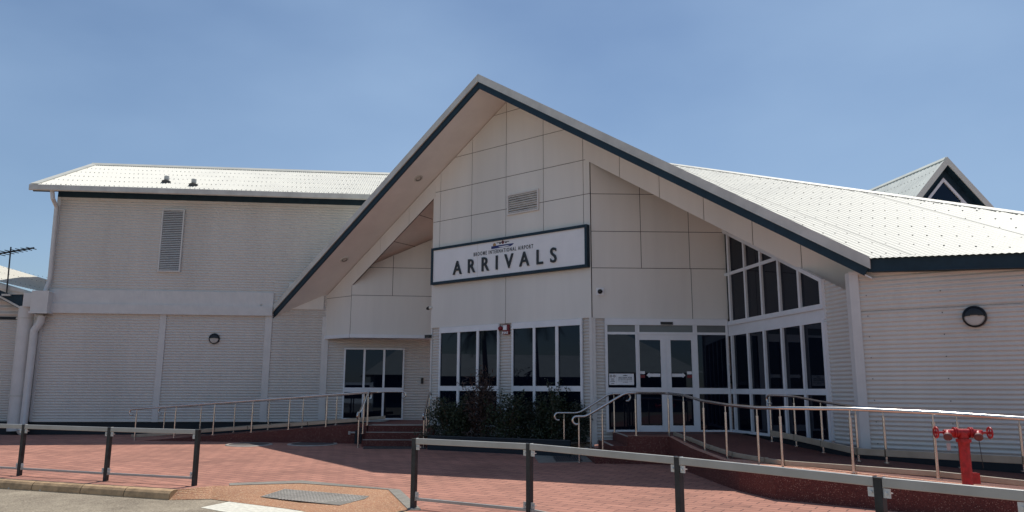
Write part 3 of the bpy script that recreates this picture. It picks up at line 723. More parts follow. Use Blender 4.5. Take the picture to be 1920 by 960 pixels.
# ================================================================ things on the walls
def textmesh(txt, size, sx=1.0, ext=.01, off=0., sp=1.0, bevel=0):
    cu = bpy.data.curves.new('t', 'FONT'); cu.body = txt; cu.size = size; cu.extrude = ext; cu.offset = off; cu.space_character = sp; cu.align_x = 'CENTER'; cu.align_y = 'CENTER'; cu.resolution_u = 4
    o = bpy.data.objects.new('t', cu); COL.objects.link(o); dg = bpy.context.evaluated_depsgraph_get()
    me = bpy.data.meshes.new_from_object(o.evaluated_get(dg)); bpy.data.objects.remove(o); bpy.data.curves.remove(cu)
    vs = [tuple(v.co) for v in me.vertices]; fs = [tuple(p.vertices) for p in me.polygons]; bpy.data.meshes.remove(me)
    return [(x*sx, y, z) for x, y, z in vs], fs
def puttext(mb, f, s, z, off, txt, size, width=None, ext=.01, offs=0., sp=1., mi=None):
    vs, fs = textmesh(txt, size, 1, ext, offs, sp)
    x0 = min(v[0] for v in vs); x1 = max(v[0] for v in vs); y0 = min(v[1] for v in vs); y1 = max(v[1] for v in vs)
    k = 1 if width is None else width/(x1-x0); i = len(mb.v)
    for x, y, w_ in vs: mb.v.append(tuple(f.w(s+(x-(x0+x1)/2)*k, z+y-(y0+y1)/2, off+ext+w_)))
    for q_ in fs: mb.f.append(tuple(i+a for a in q_)); mb.m.append(mb.mi if mi is None else mi)
# sign
f = CF
sl_, sr_ = f.S(809, 500, .12), f.S(1101.5, 460, .12)
zs0 = (f.Z(808, 534, .12)+f.Z(1102, 501, .12))/2; zs1 = (f.Z(811, 466.5, .12)+f.Z(1101, 420, .12))/2
sg = thing('arrivals_sign', f.w((sl_+sr_)/2, zs0, .06), 'wide white sign with dark frame reading ARRIVALS under an airport logo', 'sign')
mb = MB(); f.rect(mb, sl_+.03, sr_-.03, zs0+.03, zs1-.03, .02, .115); mb.build('sign_board', 'sign', sg)
mb = MB(); t = .07
f.rect(mb, sl_, sr_, zs0, zs0+t, .015, .15); f.rect(mb, sl_, sr_, zs1-t, zs1, .015, .15); f.rect(mb, sl_, sl_+t, zs0+t, zs1-t, .015, .15); f.rect(mb, sr_-t, sr_, zs0+t, zs1-t, .015, .15)
jx = f.S(895, 490, .12); f.rect(mb, jx-.003, jx+.003, zs0+t, zs1-t, .115, .1165, 1)
mb.build('sign_frame', ['blue', 'barge'], sg, bevel=.006)
aL = f.px(849, 507, .13); aR = f.px(1044, 480, .13); zc1 = (f.Z(849, 516, .13)+f.Z(859, 489, .13))/2
za0 = f.Z(1030, 492.5, .15); za1 = f.Z(1033, 465, .15)
mb = MB(); puttext(mb, f, (aL[0]+aR[0])/2, (za0+za1)/2+.0, .115, 'ARRIVALS', .56, width=aR[0]-aL[0]-.02, ext=.018, offs=.006, sp=1.95); mb.build('large_lettering', 'letter', sg)
bL = f.px(888, 477, .12); bR = f.px(999.5, 461.5, .12)
mb = MB(); puttext(mb, f, (bL[0]+bR[0])/2, (bL[1]+bR[1])/2, .115, 'BROOME INTERNATIONAL AIRPORT', .15, width=bR[0]-bL[0], ext=.003, offs=.003, sp=1.35); mb.build('small_lettering', 'letter', sg)
mb = MB()
def lp(pts, o0=.1155, o1=.119, mi=0): f.prism(mb, [f.px(x, y, .12) for x, y in pts], o0, o1, mi)
lp([(921, 467.2), (921, 462.2), (930, 460.6), (945, 458.2), (963, 455.8), (962, 458), (957, 461.4)][::-1])
lp([(934, 462.6), (943, 461), (951, 459.8), (956, 459.4), (951, 461.4), (944, 463), (938, 463.6)], .119, .1195, 3)
def disc(x, y, r, o, mi):
    s_, z_ = f.px(x, y, .12); f.prism(mb, [(s_+r*math.cos(2*math.pi*i/14), z_+r*math.sin(2*math.pi*i/14)) for i in range(14)], .1155, o, mi)
disc(927, 459.3, .055, .1185, 2); disc(942.6, 454.2, .048, .1185, 1)
for (xa, ya, xb, yb, w_) in ((931, 455.6, 954.5, 452.4, .018), (936, 456.2, 939, 455.8, .04), (947, 454.3, 950, 453.9, .04), (942.5, 454, 942.5, 449.8, .02)):
    a = f.px(xa, ya, .12); b = f.px(xb, yb, .12); mb.bar(f.w(*a, .118), f.w(*b, .118), .004, w_, Z3 if abs(a[0]-b[0]) > .05 else f.u, 4)
mb.build('logo', ['navy', 'logored', 'gold', 'sign', 'letter'], sg)
# bulkhead lamps
def lamp(f, x, y, r, label):
    s, z = f.px(x, y, .05); o = thing('wall_lamp', f.w(s, z, 0), label, 'wall light', 'round wall lamps')
    n = 28; cs = [(math.cos(2*math.pi*i/n), math.sin(2*math.pi*i/n)) for i in range(n)]
    P = lambda k, rr, off: f.w(s+cs[k % n][0]*rr, z+cs[k % n][1]*rr, off)
    mb = MB()
    prof = [(r, 0), (r, .05), (r*.96, .075), (r*.86, .085), (r*.84, .06)]
    for k in range(n):
        for (ra, oa), (rb, ob) in zip(prof[:-1], prof[1:]): mb.poly([P(k, ra, oa), P(k+1, ra, oa), P(k+1, rb, ob), P(k, rb, ob)])
    mb.build('housing', 'black', o, smooth=True)
    mb = MB(); zc_ = .12  # hood: the part above a line near the centre
    def dome(cond, matn, nm, h0, h1):
        mb = MB(); R = r*.85; st = 14
        for i in range(-st, st):
            for j in range(-st, st):
                q = [(i/st, j/st), ((i+1)/st, j/st), ((i+1)/st, (j+1)/st), (i/st, (j+1)/st)]
                def mp_(a, b):
                    rr = math.hypot(a, b)
                    return (a, b) if rr <= 1 else (a/rr, b/rr)
                q = [mp_(*t) for t in q]
                if max(math.hypot(q[a][0]-q[(a+1) % 4][0], q[a][1]-q[(a+1) % 4][1]) for a in range(4)) < 1e-4: continue
                c_ = (sum(t[0] for t in q)/4, sum(t[1] for t in q)/4)
                if cond(c_) and math.hypot(*c_) < .995:
                    mb.poly([f.w(s+a*R, z+b*R, h0+h1*math.sqrt(max(0, 1-a*a-b*b))) for a, b in q])
        mb.build(nm, matn, o, smooth=True)
    dome(lambda c: c[1] < .16-.12*c[0]**2, 'lens', 'diffuser', .055, .03)
    dome(lambda c: c[1] >= .12-.12*c[0]**2, 'black', 'hood', .065, .045)
    return o
lamp(LF, 401.5, 635, .175, 'small round eyelid lamp on the left wing wall between two flat columns')
lamp(KF, 1827, 593.5, .185, 'large looking round eyelid lamp on the right corrugated wall')
# dome / bullet cameras
def ccam(f, x, y, label, r=.055):
    s, z = f.px(x, y); o = thing('security_camera', f.w(s, z, .01), label, 'camera', None)
    mb = MB(); f.rect(mb, s-.075, s+.075, z-.075, z+.075, .01, .05); mb.build('mount', 'sign', o, bevel=.02)
    mb = MB(); c = f.w(s, z, .05)
    for k in range(5):
        pass
    prof = [(.062, 0), (.058, .03), (.045, .055), (.02, .068), (.002, .07)]
    mb.tube([c+f.n*h for r_, h in prof], [r_ for r_, h in prof], 16); mb.build('lens_dome', 'black', o, smooth=True)
ccam(RF, 1124.5, 547, 'small square security camera on the panel above the entrance doors')
s_, z_ = CF.px(811, 577); cm = thing('security_camera', CF.w(s_, z_), 'small security camera on the tower edge below the sign corner', 'camera')
mb = MB(); mb.tube([CF.w(s_, z_), CF.w(s_-.12, z_, .02)], .05, 12); mb.build('mount', 'barge', cm); mb = MB(); mb.tube([CF.w(s_-.12, z_, .02), CF.w(s_-.16, z_-.02, .06), CF.w(s_-.18, z_-.03, .09)], [.055, .045, .01], 12); mb.build('lens_dome', 'black', cm, smooth=True)
s_, z_ = CF.px(809, 631); cm = thing('floodlight', CF.w(s_, z_), 'small dark floodlight at the corner under the overhang', 'light')
mb = MB(); mb.box(CF.w(s_-.08, z_, .06), CF.u*.10, CF.n*.05, Z3*.045); mb.build('housing', 'black', cm, bevel=.01); mb = MB(); mb.tube([CF.w(s_, z_, 0), CF.w(s_-.06, z_, .06)], .015, 8); mb.build('arm', 'barge', cm)
# fire alarm bell / strobe
s_, z_ = CF.px(950, 617); fb = thing('fire_alarm', CF.w(s_, z_, .0), 'red fire alarm bell plate with white FIRE lettering above the pillar between the windows', 'alarm')
mb = MB(); CF.rect(mb, s_-.10, s_+.11, z_-.15, z_+.12, .0, .05, 0); CF.rect(mb, s_-.06, s_+.06, z_-.03, z_+.10, .06, .085, 1)
mb.build('backplate', ['logored', 'sign'], fb); mb = MB(); puttext(mb, CF, s_, z_-.105, .0605, 'FIRE', .09, width=.2, ext=.002, offs=.002); mb.build('lettering', 'sign', fb)
mb = MB(); c = CF.w(s_-.17, z_+.02, .04); mb.tube([c, c+CF.n*.05, c+CF.n*.08, c+CF.n*.09], [.065, .06, .04, .005], 20); mb.build('bell', 'logored', fb, smooth=True)
# card readers, door sensor
for (f_, x, y, lb) in ((LF, 791.5, 714, 'black card reader on the recessed left wall beside the window'), (RF, 1371.5, 711.5, 'black card reader on the narrow strip right of the doors')):
    s_, z_ = f_.px(x, y, .03); o = thing('card_reader', f_.w(s_, z_, 0), lb, 'card reader'); mb = MB(); f_.rect(mb, s_-.035, s_+.035, z_-.09, z_+.09, .0, .045); mb.build('reader_body', 'black', o, bevel=.008)
    mb = MB(); f_.rect(mb, s_-.045, s_+.045, z_-.10, z_+.10, .0, .012); mb.build('back_plate', 'barge', o)
s_, z_ = RF.px(1248.5, 607); o = thing('door_sensor', RF.w(s_, z_, .08), 'black motion sensor bar above the double doors', 'sensor')
mb = MB(); mb.prism([RF.w(s_-.15, z_-.03, .05), RF.w(s_-.15, z_-.03, .11), RF.w(s_-.15, z_+.01, .11), RF.w(s_-.15, z_+.04, .08), RF.w(s_-.15, z_+.04, .05)], RF.u*.30); mb.build('sensor_body', 'black', o, bevel=.006)
mb = MB(); mb.prism([RF.w(s_-.11, z_-.034, .07), RF.w(s_+.11, z_-.034, .07), RF.w(s_+.11, z_-.034, .105), RF.w(s_-.11, z_-.034, .105)], -Z3*.006); mb.build('sensor_lens', 'barge', o)
# notice in the side light
a = RF.px(1142, 700.5, .05); b = RF.px(1189, 721.8, .05); o = thing('door_notice', RF.w(a[0], b[1], .05), 'white printed notice with two round symbols inside the glass left of the doors', 'notice')
mb = MB(); W_, H_ = b[0]-a[0], a[1]-b[1]; f = RF; c1 = a[0]+W_*.29
f.rect(mb, a[0], b[0], b[1], a[1], .039, .043, 0)
f.rect(mb, c1, c1+.005, b[1]+.01, a[1]-.01, .043, .044, 1)
for k in (.08, .21):
    cx_, cz_ = a[0]+W_*k, a[1]-H_*.22; n_ = 20; R_ = H_*.115
    for i in range(n_):
        t, t2 = 2*math.pi*i/n_, 2*math.pi*(i+1)/n_
        f.prism(mb, [(cx_+R_*math.cos(t), cz_+R_*math.sin(t)), (cx_+R_*math.cos(t2), cz_+R_*math.sin(t2)), (cx_+R_*.7*math.cos(t2), cz_+R_*.7*math.sin(t2)), (cx_+R_*.7*math.cos(t), cz_+R_*.7*math.sin(t))], .043, .045, 2)
    f.rect(mb, cx_-R_*.4, cx_+R_*.4, cz_-R_*.2, cz_+R_*.25, .043, .045, 2)
for dz, w_ in ((.47, .15), (.58, .13), (.70, .18), (.88, .13)):
    n_ = 5; x0 = a[0]+W_*.145-W_*w_/2
    for i in range(n_): f.rect(mb, x0+i*W_*w_/n_, x0+(i+.72)*W_*w_/n_, a[1]-H_*dz-.008, a[1]-H_*dz+.008, .043, .0445, 2)
cxr = a[0]+W_*.65
f.prism(mb, [(cxr-.07, a[1]-H_*.20), (cxr+.07, a[1]-H_*.20), (cxr+.04, a[1]-H_*.15), (cxr, a[1]-H_*.12), (cxr-.04, a[1]-H_*.15)], .043, .045, 2)
mb.mi = 2
for dz, txt, w_ in ((.34, 'NEXT SIGNAL AFTER', .54), (.48, 'NO RE-ENTRY ALLOWED', .56)): puttext(mb, f, cxr, a[1]-H_*dz, .043, txt, .036, width=W_*w_, ext=.001, offs=.001)
for dz, txt, w_ in ((.64, 'Exit doors used for access', .56), (.77, 'at times', .2)): puttext(mb, f, cxr, a[1]-H_*dz, .043, txt, .032, width=W_*w_, ext=.001)
mb.build('notice_sheet', ['sign', 'barge', 'letter'], o)

# ================================================================ ground
def sheet(name, m_, xs_, ys_, zf, **tags):
    mb = MB(); nx, ny = len(xs_), len(ys_)
    for y in ys_:
        for x in xs_: mb.v.append((x, y, zf(x, y)))
    for j in range(ny-1):
        for i in range(nx-1): mb.f.append((j*nx+i, j*nx+i+1, (j+1)*nx+i+1, (j+1)*nx+i)); mb.m.append(0)
    return mb.build(name, m_, None, **tags)
# kerb line in plan (front edge of the paving): follows the barrier fence
kl = [V((-60, 34.0)), V((-9.25, 14.05)), V((-7.15, 13.3)), V((-5.35, 12.62))]
FP = [(-9.05, 14.38), (-7.1, 13.7), (-5.3, 13.10)]
p_top = lambda x, y, z: onz(x, y, z)
RP = [ong(775, 953)]+[onz(x, y, .93) for x, y in ((993, 832), (1272, 857), (1648, 895), (1935, 921))]
RP = [V((p.x, p.y, 0)) for p in RP]
rdv = (RP[-1]-RP[-2]); RP.append(RP[-1]+rdv*1.0)
rightk = []
for i, p in enumerate(RP):
    a = RP[max(0, i-1)]; b = RP[min(len(RP)-1, i+1)]; d = (b-a).normalized(); n = V((d.y, -d.x, 0)); n = n if n.dot(O-p) > 0 else -n
    rightk.append((p+n*.28).xy)
GAPL, GAPR = V((-5.35, 12.62)), V((-1.75, 10.55))
topline = [onz(x, y) for x, y in ((400, 911.5), (430, 911), (563, 907), (728, 919), (766, 957))]
outline = kl+[p.xy for p in topline]+[V((p.x, p.y)) for p in rightk]
outline.append(V((12, -14)))
# paving: one sheet beyond the kerb line, rising gently towards the building
bm = bmesh.new()
vv = [bm.verts.new((p.x, p.y, 0)) for p in outline+[V((70, -14)), V((70, 120)), V((-60, 120))]]
bm.faces.new(vv); bmesh.ops.triangulate(bm, faces=bm.faces[:])
for yc in (13.5, 13.5+.14/.0135): bmesh.ops.bisect_plane(bm, geom=bm.verts[:]+bm.edges[:]+bm.faces[:], plane_co=(0, yc, 0), plane_no=(0, 1, 0))
for v in bm.verts: v.co.z = gz(v.co.y)
bmesh.ops.recalc_face_normals(bm, faces=bm.faces[:])
bm.verts.index_update(); mb = MB(); mb.v = [tuple(v.co) for v in bm.verts]; mb.f = [tuple(v.index for v in f.verts) if f.normal.z > 0 else tuple(v.index for v in f.verts)[::-1] for f in bm.faces]; mb.m = [0]*len(mb.f); bm.free()
mb.build('paving', 'pave', None, kind='structure')
mb = MB(); mb.poly([(-400, -400, -.14), (400, -400, -.14), (400, 400, -.14), (-400, 400, -.14)]); mb.build('road', 'road', None, kind='structure')
# kerbs: rounded profile swept along the line
def kerb(line, name, seg=1.2):
    prof = [(-.001, .0035), (.10, .004), (.14, -.01), (.17, -.045), (.185, -.10), (.19, -.16)]
    mb = MB(); L_ = [V((p[0], p[1])) for p in line]
    # resample
    pts = [L_[0]]
    for a, b in zip(L_[:-1], L_[1:]):
        n = max(1, round((b-a).length/seg))
        for k in range(1, n+1): pts.append(a+(b-a)*(k/n))
    nr = []
    for i, p in enumerate(pts):
        a = pts[max(0, i-1)]; b = pts[min(len(pts)-1, i+1)]; d = (b-a).normalized(); n = V((d.y, -d.x)); nr.append(n if n.dot(V((0, 0))-p) > 0 else -n)
    for i in range(len(pts)-1):
        a, b = pts[i], pts[i+1]; d = (b-a).normalized()*.006; na, nb_ = nr[i], nr[i+1]
        a = a+d; b = b-d
        for (o0, z0), (o1, z1) in zip(prof[:-1], prof[1:]):
            zz = lambda p, z: gz(p.y)+z
            mb.poly([(*(a+na*o0), zz(a, z0)), (*(b+nb_*o0), zz(b, z0)), (*(b+nb_*o1), zz(b, z1)), (*(a+na*o1), zz(a, z1))])
    for p, n in ((pts[0], nr[0]), (pts[-1], nr[-1])):
        mb.poly([(*(p+n*o_), gz(p.y)+z_) for o_, z_ in prof]+[(*p, -.16)])
    o = mb.build(name, 'kerb', None, smooth=True, kind='structure'); return o
kerb([(-40, 26.1)]+[tuple(p) for p in kl[1:4]], 'kerb')
kerb([tuple(p) for p in rightk[0:]], 'kerb')
# kerb ramp of exposed aggregate (slopes from paving to road)
g = lambda x, y, z=0: onz(x, y, z)
back_l, back_r = g(366, 913), g(770, 957)
mb = MB()
k3 = V((kl[3].x, kl[3].y, 0)); kn = V((-.33, -.94, 0)).normalized()
top = [k3]+topline+[V((*rightk[0], 0))]
bot = [k3+kn*.19-Z3*.14, g(395, 936, -.137), g(440, 942, -.137), g(560, 957, -.137), g(672, 985, -.137), g(735, 1003, -.137), V((*rightk[0], -.14))+V((-.10, -.16, 0))]
for i in range(len(top)-1):
    a, b, c, d = top[i], top[i+1], bot[i+1], bot[i]
    N_ = 6
    for k in range(N_):
        t0_, t1_ = k/N_, (k+1)/N_
        mb.poly([a.lerp(d, t0_)+Z3*.004, b.lerp(c, t0_)+Z3*.004, b.lerp(c, t1_)+Z3*.004, a.lerp(d, t1_)+Z3*.004])
mb.build('kerb_ramp', 'agg_orange', None, kind='structure')
# grey paver border
mb = MB()
st_ = [(g(430, 911), g(430, 907)), (g(563, 907), g(567, 902)), (g(728, 919), g(750, 919)), (g(766, 957), g(790, 957))]
for (a, b), (c, d) in zip(st_[:-1], st_[1:]): mb.prism([a+Z3*.006, b+Z3*.006, d+Z3*.006, c+Z3*.006], Z3*.006)
mb.build('paver_border', 'greypave', None, kind='structure')
# tactile pad with studs
tp = [(488, 932), (534, 917.5), (692, 931), (684, 936), (636, 948)]
def rampz(x, y):   # height of ramp surface under pixel
    best = None
    for z in [i*-.002 for i in range(0, 80)]:
        p = onz(x, y, z)
        # fraction between top and bottom lines
        a = top[3].lerp(top[4], 0.5)
        t = max(0, min(1, ((a-p).dot(V((.30, .95, 0)).normalized()))/1.9))
        if best is None or abs(-.135*t-z) < best[0]: best = (abs(-.135*t-z), p)
    return best[1]
P5 = [rampz(*q_) for q_ in tp]
cn = sum(P5, V())/5
# surface hit: ray-cast onto the ramp mesh for exact seating
rm = bpy.data.objects['kerb_ramp']
def hit(x, y):
    d = ray(x, y).normalized(); bpy.context.view_layer.update(); ok, loc, n, i = rm.ray_cast(O, d)
    return loc if ok else onz(x, y, -.05)
Q = [hit(*q_) for q_ in tp]
tpad = thing('tactile_pad', Q[0], 'grey studded tactile pad set in the orange kerb ramp', 'tactile paving')
mb = MB(); mb.prism([p+Z3*.001 for p in Q], Z3*.006); mb.build('pad', 'greypave', tpad)
mb = MB(); e1 = (Q[2]-Q[1]); e2 = (Q[0]-Q[1])
for i in range(26):
    for j in range(9):
        p = Q[1]+e1*((i+.5)/26)+e2*((j+.5)/9)*1.1
        # inside polygon test in xy
        ins = True
        for k in range(5):
            a, b = Q[k], Q[(k+1) % 5]
            if ((b-a).xy.to_3d().cross((p-a).xy.to_3d())).z > 0: ins = False
        if ins:
            hx = e1.normalized()*.018; hy = e2.normalized()*.018; mb.box(V((p.x, p.y, p.z+.008)), hx, hy, Z3*.004)
mb.build('stud', 'ringm', tpad, kind='stuff')
# white line on the road
mb = MB(); w4 = [onz(376, 951.5, -.136), onz(436, 939.2, -.136), onz(700, 978, -.136), onz(640, 1000, -.136)]; mb.poly([p+Z3*.0 for p in w4]); mb.build('road_marking', 'white', None, kind='structure')
# stones along the gutter
mb = MB()
for i in range(60):
    t = random.random(); x = t*370; y = 911+(x/370)*19+random.uniform(-3, 6)
    p = onz(x, y, -.135); r = random.choice((.008, .01, .018, .024)); mb.box(p+Z3*r*.6, V((r, r*.3, 0)), V((-r*.3, r*.8, 0)), V((0, 0, r*.6)))
mb.build('gutter_gravel', 'stone', None, kind='stuff')
# manhole covers & grates
for (x, y, rx, lb) in ((467, 834, .62, 'round cover near the left ramp, lying half in sunlight'), (586, 833, .68, 'round cover in the shade before the left ramp wall')):
    c = ong(x, y); o = thing('manhole_cover', c, lb, 'manhole cover'); n = 32
    mb = MB(); cs = [(math.cos(2*math.pi*i/n), math.sin(2*math.pi*i/n)) for i in range(n)]
    zc_ = lambda yy: gz(yy)
    P = lambda k, r, h: V((c.x+cs[k % n][0]*r, c.y+cs[k % n][1]*r*1.0, gz(c.y+cs[k % n][1]*r)+h))
    for k in range(n): mb.poly([P(k, rx, .004), P(k+1, rx, .004), P(k+1, rx*.97, .02), P(k, rx*.97, .02)]); mb.poly([P(k, rx*.97, .02), P(k+1, rx*.97, .02), P(k+1, rx*.85, .02), P(k, rx*.85, .02)])
    mb.build('ring', 'ringm', o)
    mb = MB(); mb.poly([P(k, rx*.85, .015) for k in range(n)]); mb.build('lid', 'manhole', o)
def grate(corners, lb, n):
    q = [ong(*c_) for c_ in corners]; o = thing('drain_grate', q[0], lb, 'drain grate'); mb = MB(); mb.prism([p+Z3*.003 for p in q], Z3*.004); mb.build('pit', 'base', o)
    mb = MB()
    for i in range(n+1):
        t = i/n; mb.bar(q[0].lerp(q[1], t)+Z3*.012, q[3].lerp(q[2], t)+Z3*.012, .02, .012)
    mb.bar(q[0]+Z3*.012, q[1]+Z3*.012, .03, .014); mb.bar(q[3]+Z3*.012, q[2]+Z3*.012, .03, .014); mb.build('grate', 'manhole', o)
grate([(1037, 857), (1086, 856), (1092, 865), (1043, 866)], 'square metal drain grate at the foot of the right stair rails', 12)
grate([(683, 838), (798, 838), (798, 842), (681, 842)], 'long narrow drain grate at the foot of the left steps', 40)
mb = MB()
q_ = [ong(*c) for c in ((1000, 853), (1100, 850), (1135, 866), (1010, 868))]; mb.prism([p+Z3*.002 for p in q_], Z3*.0015); mb.build('paver_patch', 'greypave', None, kind='structure')

# ================================================================ right landing, steps, ramp
rs_ = thing('entrance_ramp', (4, 14, 0), 'dark red aggregate entrance landing with steps and a ramp curving to the right', 'ramp')
def hramp(p):   # ramp height by position
    if p.y > 16.6: return FL
    pts = [(16.6, .60), (15.0, .47), (13.6, .41), (11.8, .40), (11.0, .36), (10.2, .30), (8.5, .22), (4, .02)]
    for (ya, za_), (yb, zb_) in zip(pts[:-1], pts[1:]):
        if p.y >= yb: t = (ya-p.y)/(ya-yb); return za_+(zb_-za_)*t
    return 0
outer = [V((2.52, 16.72, 0)), V((3.38, 16.62, 0)), V((3.50, 15.1, 0)), V((3.63, 13.5, 0)), V((3.70, 12.7, 0)), V((3.95, 11.75, 0)), V((5.3, 10.62, 0)), V((6.4, 9.72, 0)), V((8.4, 8.05, 0)), V((10.6, 6.2, 0))]
inner = [V((2.5, 18.84, 0)), V((5.4, 18.95, 0)), G0.lerp(K, .5), G0.lerp(K, .8), K+V((-.02, .0, 0)), K+V((.3, -.3, 0)), K+KF.u*1.5, K+KF.u*3, K+KF.u*5.2, K+KF.u*7.5]
mb = MB(); mk = MB()
for i in range(len(outer)-1):
    a, b, c, d = outer[i], outer[i+1], inner[i+1], inner[i]
    Hh = lambda p, q: V((p.x, p.y, hramp(q)))
    if i == 0: Hh = lambda p, q: V((p.x, p.y, FL))
    za_, zb_ = Hh(a, a).z, Hh(b, b).z
    ki = .16 if i < 4 else .95
    pa = a+(d-a).normalized()*ki; pb = b+(c-b).normalized()*(.16 if i < 3 else .95)
    mb.poly([V((pa.x, pa.y, za_)), V((pb.x, pb.y, zb_)), V((c.x, c.y, zb_)), V((d.x, d.y, za_))])
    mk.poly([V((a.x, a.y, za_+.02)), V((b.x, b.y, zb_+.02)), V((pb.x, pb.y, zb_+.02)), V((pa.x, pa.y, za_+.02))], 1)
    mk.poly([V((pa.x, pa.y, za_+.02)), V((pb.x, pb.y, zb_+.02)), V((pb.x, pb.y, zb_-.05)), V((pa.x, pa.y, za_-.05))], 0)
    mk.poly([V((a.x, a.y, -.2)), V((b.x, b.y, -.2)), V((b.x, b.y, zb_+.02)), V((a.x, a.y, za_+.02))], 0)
mb.build('ramp_surface', 'ramp', rs_)
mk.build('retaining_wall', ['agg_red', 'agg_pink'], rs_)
# tactile strip on landing
mb = MB()
for i in range(70):
    p = RF.w(.9+i*.055, FL+.004, .85); mb.box(p, RF.u*.018, RF.n*.06, Z3*.004)
mb.build('tactile_strip', 'manhole', rs_)
# steps going left
sy0, sy1 = 18.72, 16.74
steps = [(2.50, FL), (2.15, .42), (1.80, .24)]
mb = MB()
for i, (x, z) in enumerate(steps):
    xr = 2.55 if i == 0 else steps[i-1][0]+.02
    mb.prism([V((x, sy1, -.05)), V((xr, sy1+.01*i, -.05)), V((xr, sy0, -.05)), V((x-.05, sy0, -.05))], Z3*(z+.05-.002*i))
mb.build('steps', 'agg_red', rs_)
for i, (x, z) in enumerate(steps):
    mb = MB(); mb.bar(V((x+.03, sy1, z+.006)), V((x-.02, sy0, z+.006)), .05, .014); mb.build('step_nosing', 'ringm', rs_)

# ---------------------------------------------------------------- handrails
def handrail(name, label, path, posts, h=.9, kick=None, curls=(None, None), r=.024, kickmat='kick', basez=None, group=None, kh=.12):
    """path: list of rail points (3D); posts: list of (base point, top z)"""
    o = thing(name, V(path[0])-Z3*h, label, 'handrail', group)
    pts = [V(p) for p in path]
    # round the bends
    def rounded(pts, rad=.12):
        out = [pts[0]]
        for i in range(1, len(pts)-1):
            a, b, c = pts[i-1], pts[i], pts[i+1]; ra = min(rad, (b-a).length*.4, (c-b).length*.4); d1_ = (a-b).normalized(); d2_ = (c-b).normalized()
            p, q_ = b+d1_*ra, b+d2_*ra
            for k in range(5):
                t = k/4; out.append(p*(1-t)**2+b*2*t*(1-t)+q_*t*t)
        out.append(pts[-1]); return out
    rp_ = rounded(pts)
    def curl(p, d, n=9, R=.085):
        d = V((d.x, d.y, 0)).normalized(); out = []
        for k in range(1, n+1):
            a = math.radians(200)*k/n; out.append(p+d*R*math.sin(a)-Z3*R*(1-math.cos(a)))
        return out
    if curls[0]: rp_ = curl(rp_[0], rp_[0]-rp_[1])[::-1]+rp_
    if curls[1]: rp_ = rp_+curl(rp_[-1], rp_[-1]-rp_[-2])
    mb = MB(); mb.tube(rp_, r, 12); mb.build('rail', 'steel', o, smooth=True)
    for (b, tz) in posts:
        b = V(b); mb = MB(); t_ = V((b.x, b.y, tz))
        mb.tube([b, t_-Z3*.14], .0215, 12); mb.tube([t_-Z3*.145, t_-Z3*.12], .024, 12); mb.tube([t_-Z3*.13, t_], .009, 8)
        mb.tube([b, b+Z3*.012], .05, 14)
        mb.build('post', 'steel', o, smooth=True)
    if kick:
        for a, b in zip(kick[:-1], kick[1:]):
            mb = MB(); d = (V(b)-V(a)).normalized()*.01; mb.bar(V(a)+d, V(b)-d, .05, kh); mb.build('kick_rail', kickmat, o, bevel=.008)
        for (b, tz) in posts: pass
    return o
def scaled(p, k): return O+(p-O)*k
# right front rail (runs round the ramp)
fp = [(1193, 817, .63), (1255, 819, .585), (1284, 830, .54), (1322, 846, .455), (1364, 860, .415), (1424, 871, .40), (1468, 877, .40), (1601, 887, .395)]
fb_ = [onz(x, y, z) for x, y, z in fp]
tops = [(1191, 738), (1251, 738.5), (1279, 742), (1318, 753), (1361, 760), (1422, 766), (1462, 766.5), (1596, 768)]
posts = []
for b, (tx, ty) in zip(fb_, tops):
    t = O+ray(tx, ty)*((b.y)/ray(tx, ty).y); posts.append((b, t.z))
ext_dir = az(129)
b8 = fb_[-1]
more = [(b8+ext_dir*1.12, .385, 1.292), (b8+ext_dir*2.25, .33, 1.235), (b8+ext_dir*3.5, .27, 1.16)]
for p, z0, z1 in more: posts.append((V((p.x, p.y, z0)), z1))
path = [V((b.x, b.y, tz+.012)) for b, tz in posts]
# stair part: goes left and down from the first landing post
s1b = V((1.98, 16.78, .30)); s2b = V((1.47, 16.8, .06))
posts = [(s2b, 1.02), (s1b, 1.20)]+posts
lead = [V((1.42, 16.8, 1.035)), V((1.62, 16.8, 1.035)), V((2.50, 16.8, path[0].z))]
kf = [V((b.x, b.y, b.z+.10))+(V((.13, .05, 0)) if i < 5 else -KF.n*.12)-Z3*.035 for i, (b, tz) in enumerate(posts[3:])]
handrail('ramp_handrail', 'long stainless handrail along the outer edge of the right ramp, passing before the doors', lead+path, posts, curls=(True, None), kick=kf, r=.028, kh=.075)
# rear stair rail (short)
rb = [(V((1.26, 18.45, .06)), 1.03), (V((1.90, 18.5, .25)), 1.25), (V((2.47, 18.5, .61)), 1.50)]
handrail('stair_handrail', 'short stainless stair rail behind the longer one, ending before the door glass', [V((1.12, 18.45, 1.06)), V((1.62, 18.48, 1.06)), V((2.36, 18.5, 1.515)), V((2.78, 18.5, 1.515))], rb, curls=(True, True))
